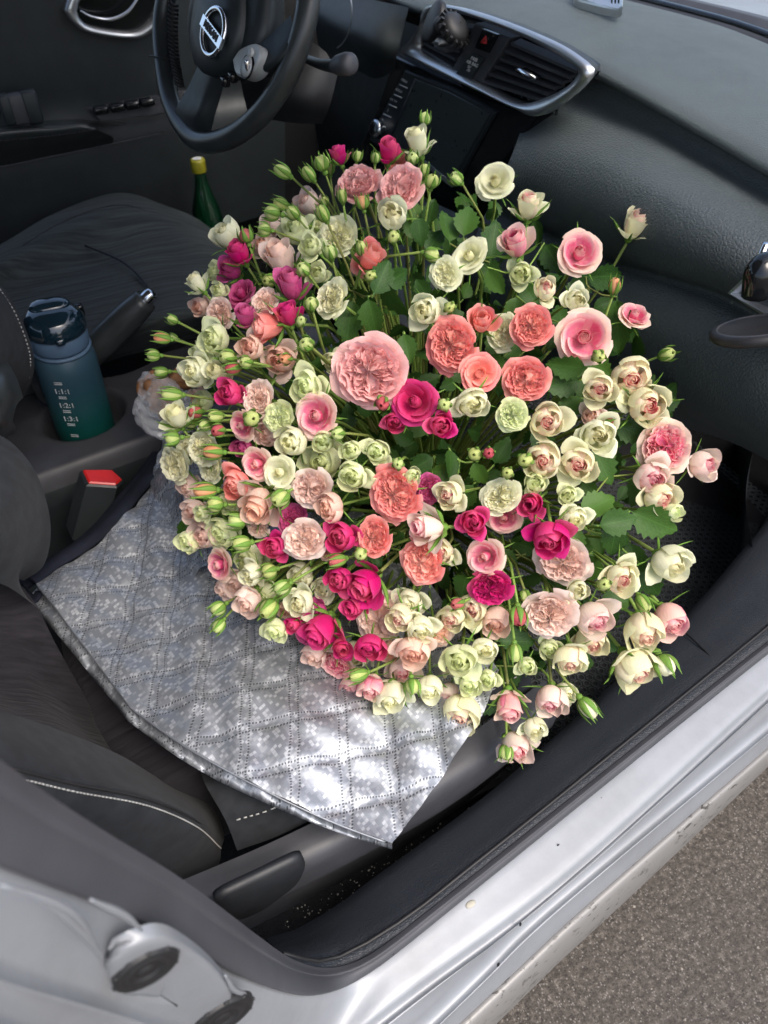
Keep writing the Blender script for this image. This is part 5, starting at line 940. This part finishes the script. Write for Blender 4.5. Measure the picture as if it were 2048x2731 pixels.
TILES['T6b'] = (950, 700, .4219, [
(600,520,310,'S','r',-.15,-.1),(792,375,175,'S','u',-.05,-.45),(925,440,200,'W','r',-.1,-.1,1),(1108,400,245,'S','r',0,-.05),(1445,470,320,'D','o',.15,-.1),(1530,592,112,'G','b',.1,.2),(788,695,225,'S','o',.2,-.1),(1072,745,265,'S','r',.1,.1),(738,892,190,'W','c',.1,.2),(990,965,190,'GW','r',.05,.1),(1208,1002,215,'E','c',.05,.1),(1198,165,140,'E','c',.1,-.4),
(1395,240,135,'W','c',.3,-.1),(1530,1090,200,'W','c',.1,.2),(1490,965,125,'P','c',0,0,1),(1610,985,105,'Gp','b',.6,-.2),(1540,800,180,'E','c',.0,.1),(750,1212,98,'G','b',-.1,.1),(836,1205,90,'Gp','b',.1,.1),(1185,1250,225,'E','c',-.05,.15),(1068,1250,112,'G','b',-.1,.1),(1402,1275,215,'E','c',.1,.1),(955,1330,104,'G','b',0,-.1),(1140,1395,135,'GW','c',.1,0),(1340,1472,112,'GW','c',0,0),
(910,1480,220,'W','r',-.1,.05),(1112,1520,172,'H','u',-.35,.25),(590,1470,165,'E','c',-.5,.1),(1385,1625,150,'W','c',.3,.2),(925,1625,200,'D','o',-.2,.3,1),(740,1640,150,'H','c',-.1,.1)])
TILES['T5'] = (1200, 350, .5111, [
(235,250,175,'W','o',0,-.3),(410,395,145,'E','u',.05,-.7),(965,490,155,'E','u',.25,-.65),(345,590,165,'D','u',-.15,-.65),(370,740,115,'GW','c',0,.0,1),(682,620,215,'D','o',.15,-.4),(858,810,82,'Gc','b',.1,-.8),(970,945,150,'D','o',.4,-.5),(1130,1165,92,'G','b',.5,-.1),(950,1290,215,'E','c',.1,.1),(1030,1430,195,'E','c',.35,.15)])
TILES['TB1'] = (1150, 1050, .5413, [
(1158,262,240,'D','r',.25,-.0),(1345,350,145,'E','c',.75,.1),(1088,415,162,'E','c',.4,.2),(1128,512,145,'E','c',.5,.3),(1195,582,86,'GW','c',.6,.0),(1180,838,180,'W','c',.55,.35),(938,912,145,'E','c',.35,.35),(850,940,92,'G','b',.1,0),(1045,1030,92,'G','b',.4,.6),(1180,1115,170,'D','c',.4,.65),(1050,1172,185,'E','c',.2,.7),(1005,1355,190,'E','c',.45,.6),(1148,1335,112,'W','b',.35,.8),
(805,1110,175,'E','c',.5,.5),(790,1222,150,'E','c',.3,.6,1),(688,1312,145,'E','c',.1,.75),(725,970,102,'W','c',.1,.1),(648,828,240,'P','r',.0,.3,1),(582,712,165,'H','c',-.1,.6),(585,1100,242,'P','r',.05,.5),(428,1095,98,'Gp','b',-.0,.8),(465,1000,74,'G','b',.1,.6,1),(325,1122,145,'B','c',-.1,.6,1),(290,965,195,'H','r',-.1,.5),(255,810,175,'D','o',-.45,.2),(130,1035,84,'Gp','b',-.5,.2),(205,1060,135,'E','c',-.3,.3,1),(100,1105,130,'E','c',-.3,.4,1),
(412,1275,90,'G','b',0,.93),(266,1258,116,'W','c',.1,.4),(140,1310,162,'GW','c',-.1,.4),(475,1345,86,'GW','c',.1,.3),(583,1255,92,'GW','c',.1,.4,1),(280,1405,88,'GW','c',-.1,.3),(190,1435,104,'GW','c',0,.5),(30,1175,125,'B','r',-.2,.4,1),(90,1482,110,'E','c',0,.7,1),(385,1532,155,'D','u',.05,.85),(588,1512,152,'E','c',0,.7),(658,1480,112,'W','c',.4,.5,1),(770,1545,112,'W','b',.55,.75),(148,1575,180,'E','c',-.1,.7),(508,1650,105,'W','c',.2,.6),(420,1745,150,'E','c',.3,.6),(368,1765,76,'G','b',.0,.9)])
TILES['TB2'] = (500, 1400, .5425, [
(465,308,84,'G','b',-.7,.5),(152,410,84,'G','b',-.75,.55),(155,495,76,'G','b',-.6,.75),(300,388,125,'P','c',-.4,.5),(400,410,108,'G','b',-.5,.6),(435,520,115,'GW','c',-.2,.6),(555,385,125,'W','c',-.4,.4),(485,415,92,'B','c',-.4,.5,1),(660,510,180,'H','u',-.45,.6),(640,430,95,'K','c',-.4,.2,1),(515,492,72,'H','c',-.6,.3),(570,550,105,'K','r',-.5,.5,1),(755,600,115,'H','u',.1,.5),(895,600,135,'H','c',-.1,.4),(825,405,115,'H','u',-.6,.3),
(940,465,235,'P','r',-.1,.5,1),(1045,455,130,'E','c',-.3,.5),(1090,390,135,'W','c',-.1,.4,1),(1150,512,130,'W','c',.2,.5),(1225,545,150,'B','r',.1,.5,2),(1110,622,145,'B','c',-.1,.6),(825,640,135,'W','c',-.3,.5,2),(622,640,115,'P','c',-.4,.6,1),(1000,622,92,'B','c',-.1,.5,1),(1060,712,130,'E','c',-.1,.6,1),(728,695,160,'D','r',-.4,.6,1),(800,795,110,'D','c',-.3,.7,1),(905,800,125,'D','c',-.25,.8),(842,738,92,'G','b',-.8,.3),(1000,845,155,'W','c',-.1,.7),(1105,792,82,'G','b',.05,.9),(1190,805,128,'W','c',0,.7),(1280,752,92,'E','c',0,.5,2)])
CB = CAM+ray(1150, 1180)/np.linalg.norm(ray(1150, 1180))*.90
NB_ = -fw*.85+np.array([0, 0, .30]); NB_ /= np.linalg.norm(NB_)
RB = .37; HB = .13
def dome(px, py, off=0.0):
    d = ray(px, py); d /= np.linalg.norm(d); h = 0.0
    for _ in range(12):
        t = ((CB+NB_*h-CAM)@NB_)/(d@NB_); P = CAM+d*t; v = P-CB; v = v-NB_*(v@NB_); r = np.linalg.norm(v)/RB
        hn = HB*(1-r*r) if r < 1 else -HB*1.2*(r-1); h = .5*h+.5*(max(hn, -.09)+off)
    return CAM+d*(((CB+NB_*h-CAM)@NB_)/(d@NB_))
HUB = CB-NB_*.30+np.array([.02, .02, -.05])
FL = []
rr = np.random.default_rng(11)
for tn, (ox, oy, k, L) in TILES.items():
    for it in L:
        x, y, dm, c, f = it[:5]; ax, ay = it[5:7]; lay = it[7] if len(it) > 7 else 0
        FL.append(dict(x=ox+x*k, y=oy+y*k, d=dm*k, c=c, f=f, ax=ax, ay=ay, lay=lay))
# labels ------------------------------------------------------------
CN = {'W': 'ivory white', 'GW': 'greenish white', 'E': 'cream', 'D': 'pink and cream', 'P': 'pale blush', 'L': 'light pink', 'S': 'coral', 'H': 'hot pink', 'K': 'magenta', 'B': 'peach', 'G': 'green', 'Gp': 'red-striped green', 'Gc': 'coral-tipped green'}
FN = {'o': 'open rose', 'c': 'closed cup rose', 'u': 'half-open rose', 'r': 'ruffled rose', 'b': 'bud'}
def zone(q):
    r = ['top', 'upper', 'middle', 'lower', 'bottom'][int(min(4, max(0, (q['y']-290)/345)))]
    c = ['far left', 'left', 'centre', 'right', 'far right'][int(min(4, max(0, (q['x']-390)/305)))]
    return r, c
G_ = {}
for q in FL: G_.setdefault((q['c'], q['f'])+zone(q), []).append(q)
ORD = ['leftmost', 'second', 'third', 'fourth', 'fifth', 'sixth', 'seventh', 'eighth', 'ninth', 'tenth', 'eleventh', 'twelfth']
for key, L in G_.items():
    L.sort(key=lambda q: q['x']); base = CN[key[0]]+' '+FN[key[1]]; pl = f"in the bouquet's {key[2]} {key[3]}"
    for i, q in enumerate(L):
        if len(L) == 1: q['lab'] = f"{base} {pl}"
        elif i == 0: q['lab'] = f"{base} {pl}, leftmost of {len(L)}"
        else: q['lab'] = f"{base} {pl}, {ORD[i]} of {len(L)} from left" if i < len(L)-1 else f"{base} {pl}, rightmost of {len(L)}"
def near(x, y): return min(FL, key=lambda q: (q['x']-x)**2+(q['y']-y)**2)
for (x, y, s_) in [(985, 991, 'biggest rose, pale pink and densely ruffled, left of the coral group'), (1100, 1070, 'hot pink rose with spiral heart touching the biggest pale pink rose'), (1560, 898, 'large open rose, bright pink heart in cream outer petals, right of the coral group'),
                 (1777, 1192, 'large ruffled pink rose with cream rim at the right edge beside the dark floor'), (1315, 478, 'open ivory rose standing highest in front of the glove box panel'), (1693, 600, 'cream pink rosebud standing alone against the grained dash panel'),
                 (1133, 316, 'green bud at the very top in front of the black touchscreen'), (1112, 381, 'ivory half-open rose just below the topmost green bud'), (952, 482, 'light pink ruffled rose, left of the pair near the top'), (1064, 495, 'light pink ruffled rose, right of the pair near the top'),
                 (1203, 919, 'round coral rose with pale folded heart, left of the coral group'), (1417, 869, 'round coral rose, upper right of the coral group'), (1402, 1014, 'coral rose at the lower right of the coral group'), (1051, 1318, 'large coral rose with folded petals below the dark hollow of the bouquet')]:
    near(x, y)['lab'] = s_
KG = {'b': 'rose buds in the bouquet'}
def bez(p0, p1, p2, p3, n):
    t = np.linspace(0, 1, n)[:, None]; return (1-t)**3*p0+3*(1-t)**2*t*p1+3*(1-t)*t*t*p2+t**3*p3
USED = {}
for q in FL:
    f = q['f']; k = USED.get(f, 0); USED[f] = k+1; k = (k*5+int(rr.integers(0, 2))) % NV[f]
    hm, pm, sm, cx = PROTO[f, k]
    P = dome(q['x'], q['y'], -.028*q['lay']+(.012 if f == 'b' and q['lay'] == 0 else 0)+rr.uniform(-.006, .006))
    dist = (P-CAM)@fw; R = q['d']/2*dist/F*{'b': 1.24, 'o': 1.07, 'r': 1.0, 'c': 1.25, 'u': 1.2}[f]
    ax, ay = q['ax']+rr.uniform(-.07, .07), q['ay']+rr.uniform(-.07, .07); m_ = math.hypot(ax, ay)
    if m_ > .96: ax, ay = ax*.96/m_, ay*.96/m_
    vd = (CAM-P)/np.linalg.norm(CAM-P); a = rt*ax-up*ay+vd*math.sqrt(max(.02, 1-ax*ax-ay*ay)); a /= np.linalg.norm(a)
    if f in 'bu': P = P-a*R*.0
    u, v, _ = frame(a); sp = rr.uniform(0, 6.28); u, v = u*math.cos(sp)+v*math.sin(sp), -u*math.sin(sp)+v*math.cos(sp)
    name = 'rose_bud' if f == 'b' else 'rose'
    root = thing(name, q['lab'], 'rose bud' if f == 'b' else 'rose', P, 'rose buds in the bouquet' if f == 'b' else 'roses in the bouquet')
    root.rotation_euler = Matrix((u, v, a)).transposed().to_euler(); s1 = rr.uniform(.91, 1.09); root.scale = (R*s1, R/s1, R*rr.uniform(.94, 1.06))
    pmat = PM['E2' if q['c'] == 'E' and rr.uniform() < .4 else q['c']]
    def part(nm, me, mat):
        o = bpy.data.objects.new(nm, me); COL.objects.link(o); o.parent = root; o.material_slots[0].link = 'OBJECT'; o.material_slots[0].material = mat; return o
    part('heart' if f != 'b' else 'bud_body', hm, pmat)
    for p_ in pm: part('petal', p_, pmat)
    for s_ in (sm if q['lay'] < 2 and (f in 'bu' or m_ > .24) else []): part('sepal', s_, M['sepal'])
    part('calyx', cx, M['sepal'])
    # stem, drawn in world space then brought into the rose's frame
    b0 = P-a*R*1.2; ln = np.linalg.norm(HUB-b0); jit = rr.normal(0, .018, 3)
    pts = bez(b0, b0-a*ln*.30, HUB+(b0-HUB)*.35+NB_*-.02+jit, HUB+rr.normal(0, .012, 3), 9)
    V, fc = tube(pts, [max(.0014, R*.085), .0021, .0027, .003], ns=6)
    Mi = np.linalg.inv(np.array([np.array(u)*root.scale[0], np.array(v)*root.scale[1], a*root.scale[2]]).T); V = (np.array(V)-P)@Mi.T
    part('stem', mesh('stem', V, fc, M['stem']), M['stem'])
print('flowers', len(FL))
# ------------------------------------------------------------------ leaves
def leafmesh(k):
    r = np.random.default_rng(50+k); n = 13; V = []; UV = []
    for j in range(n):
        t = j/(n-1); w_ = .34*math.sin(math.pi*min(1, t*.98+.02)**.82)**.85*(1.08 if k == 2 else 1)
        if j in (0,): w_ = .02
        if j == n-1: w_ = .004
        w_ *= 1+(.16 if j % 2 else -.08)
        for i, s in enumerate((-1, -.5, 0, .5, 1)):
            V.append((t, s*w_*(1+.04*r.uniform(-1, 1)), .16*abs(s)*w_*2-.16*t*t*(1+.6*k/3)+.015*math.sin(6*t+s*2+k))); UV.append((s, t))
    V = [(x-(.03 if (i//5) % 2 == 0 and abs(UV[i][0]) == 1 else 0), y, z) for i, (x, y, z) in enumerate(V)]
    V += [(-.16, 0, .01), (-.16, .012, 0), (0, .014, 0), (0, -.014, 0), (-.16, -.012, 0)]; UV += [(.0, 0)]*5; b = n*5
    return mesh('leaflet', V, gridf(n, 5)+[(b, b+1, b+2), (b, b+3, b+4), (b, b+2, b+3)], M['leaf'], uv=UV)
LM = [leafmesh(k) for k in range(4)]
LV = [(1245,583,105,-80,.02),(1195,596,110,-95,.03),(1056,807,150,60,.03),(1020,735,115,-65,.0),(1064,739,95,-30,.02),(992,853,115,80,.03),(930,862,130,100,.05),(963,794,95,200,.05),(1120,620,85,80,.03),(1085,933,95,80,.02),(1160,640,90,-60,.05),
(1619,738,115,0,.03),(1645,876,160,90,.03),(1507,979,115,180,.02),(1496,1025,120,170,.04),(1317,636,120,-80,.04),(1558,754,100,-30,.05),(1476,692,100,60,.04),(1323,754,90,60,.02),(1660,1157,115,20,.04),(1517,1091,115,150,.05),(1590,1130,110,60,.05),
(1610,1245,125,60,.03),(1599,1342,120,-30,.02),(1751,1396,150,25,.0),(1637,1440,115,100,.02),(1653,1391,115,-10,.0),(1707,1304,120,120,.04),(1691,1153,110,20,.03),(1529,1451,100,100,.04),(1735,1553,115,60,.04),(1383,1710,115,0,.04),(1204,1240,95,80,.05),(1280,1267,80,60,.05),(1690,1500,110,80,.05),
(1480,900,90,120,.05),(1410,780,100,-120,.05),(1370,830,80,100,.05),(1600,980,100,30,.05),(1560,1040,100,100,.06),(1450,1180,100,60,.06),(1340,1200,90,-60,.06),(1240,1330,90,120,.06),(1180,1260,85,180,.06),(1120,1240,85,150,.06),(1510,1560,100,140,.05),(1580,1640,100,60,.05),(1650,1600,100,0,.05),(1440,1640,90,90,.06),(1300,1640,90,120,.06),(1000,1480,80,60,.06),(900,1420,80,200,.06),(1120,1520,80,90,.06),(880,760,100,30,.06),(820,700,80,200,.06),(760,600,80,200,.07),(1150,560,80,-80,.06)]
def putleaf(par, px, py, ln, ang, off, tiltk=.35, k=None):
    P = dome(px, py, -off); s = .86*ln*((P-CAM)@fw)/F; vd = (CAM-P)/np.linalg.norm(CAM-P); a = math.radians(ang)
    x = rt*math.cos(a)-up*math.sin(a)+vd*rr.uniform(-tiltk, tiltk); x /= np.linalg.norm(x); z = vd+rr.normal(0, .3, 3); z -= x*(z@x); z /= np.linalg.norm(z); y = np.cross(z, x)
    o = bpy.data.objects.new('leaflet', LM[int(rr.integers(0, 4)) if k is None else k]); COL.objects.link(o); o.parent = par
    o.matrix_local = Matrix([[x[i]*s, y[i]*s, z[i]*s, P[i]-x[i]*s*.5-par.location[i]] for i in range(3)]+[[0, 0, 0, 1]]); return P-x*s*.6
def leafy(L, lab):
    c = dome(L[0][0], L[0][1], -L[0][4]); root = thing('leafy_stem', lab, 'leafy stem', c, 'leafy stems among the roses')
    bases = [putleaf(root, *q) for q in L]; m_ = np.mean(bases, 0)
    V = []
    V.append(tube(bez(m_, m_-NB_*.05, HUB+(m_-HUB)*.4, HUB, 8), [.0016, .003], ns=5))
    for b in bases: V.append(tube([b, (b+m_)/2-NB_*.006, m_], .0011, ns=5))
    obj('stem', join(*V), M['stem'], root)
done = set(); LVs = list(range(len(LV))); nst = 0
while LVs:
    i = LVs.pop(0); g = sorted(LVs, key=lambda j: (LV[j][0]-LV[i][0])**2+(LV[j][1]-LV[i][1])**2)[:2]; g = [j for j in g if math.hypot(LV[j][0]-LV[i][0], LV[j][1]-LV[i][1]) < 170]
    for j in g: LVs.remove(j)
    q = dict(x=LV[i][0], y=LV[i][1]); b = min((f for f in FL if f['d'] > 60 and f['c'] != 'G'), key=lambda f: (f['x']-q['x'])**2+(f['y']-q['y'])**2); z = zone(q); dx, dy = q['x']-b['x'], q['y']-b['y']
    side = ('right of' if dx > 0 else 'left of') if abs(dx) > abs(dy) else ('below' if dy > 0 else 'above')
    leafy([LV[j] for j in [i]+g], f"dark rose leaves {side} a {CN[b['c']]} rose, bouquet's {z[0]} {z[1]}"); nst += 1
deep = []
for n_ in range(32):                             # more leafy stems deeper in the dome
    a = rr.uniform(0, 6.28); r = math.sqrt(rr.uniform(0.02, .92)); px, py = 1150+r*640*math.cos(a), 1190+r*720*math.sin(a)
    if px < 560: continue
    L = [(px+rr.normal(0, 45), py+rr.normal(0, 45), rr.uniform(60, 100), math.degrees(math.atan2(py-1190, px-1150))+rr.normal(0, 60), rr.uniform(.065, .12)) for _ in range(5)]
    deep.append((zone(dict(x=px, y=py)), px, L))
for z in sorted(set(d[0] for d in deep)):
    D = sorted([d for d in deep if d[0] == z], key=lambda d: d[1])
    for i, d in enumerate(D): leafy(d[2], f"deep leafy rose stem in the bouquet's {z[0]} {z[1]}"+('' if len(D) == 1 else f", leftmost of {len(D)}" if i == 0 else f", rightmost of {len(D)}" if i == len(D)-1 else f", {ORD[i]} of {len(D)} from left"))
# a dense mass of small leaves deep in the bouquet: nobody could count it
V = []; Fc = []; UV = []
base = np.array([v.co[:] for v in LM[0].vertices])[::1]; bf = [tuple(p.vertices) for p in LM[0].polygons]
buv = [((-1, -.5, 0, .5, 1)[i % 5], (i//5)/12) if i < 65 else (.3, 0) for i in range(len(base))]
for n_ in range(520):
    a = rr.uniform(0, 6.28); r = math.sqrt(rr.uniform(0, 1)); px, py = 1170+r*590*math.cos(a), 1190+r*690*math.sin(a); P = dome(px, py, -rr.uniform(.09, .19)); s = rr.uniform(.022, .04)
    Q = rr.normal(0, 1, (3, 3)); Q, _ = np.linalg.qr(Q); n0 = len(V); V += [tuple(p) for p in (base*s)@Q.T+P]; Fc += [tuple(i+n0 for i in f) for f in bf]; UV += buv
o = obj('inner_foliage', (V, Fc), M['leaf'], kind='stuff', uv=UV); tag(o, 'dense dark green foliage deep inside the bouquet between the stems', 'foliage')
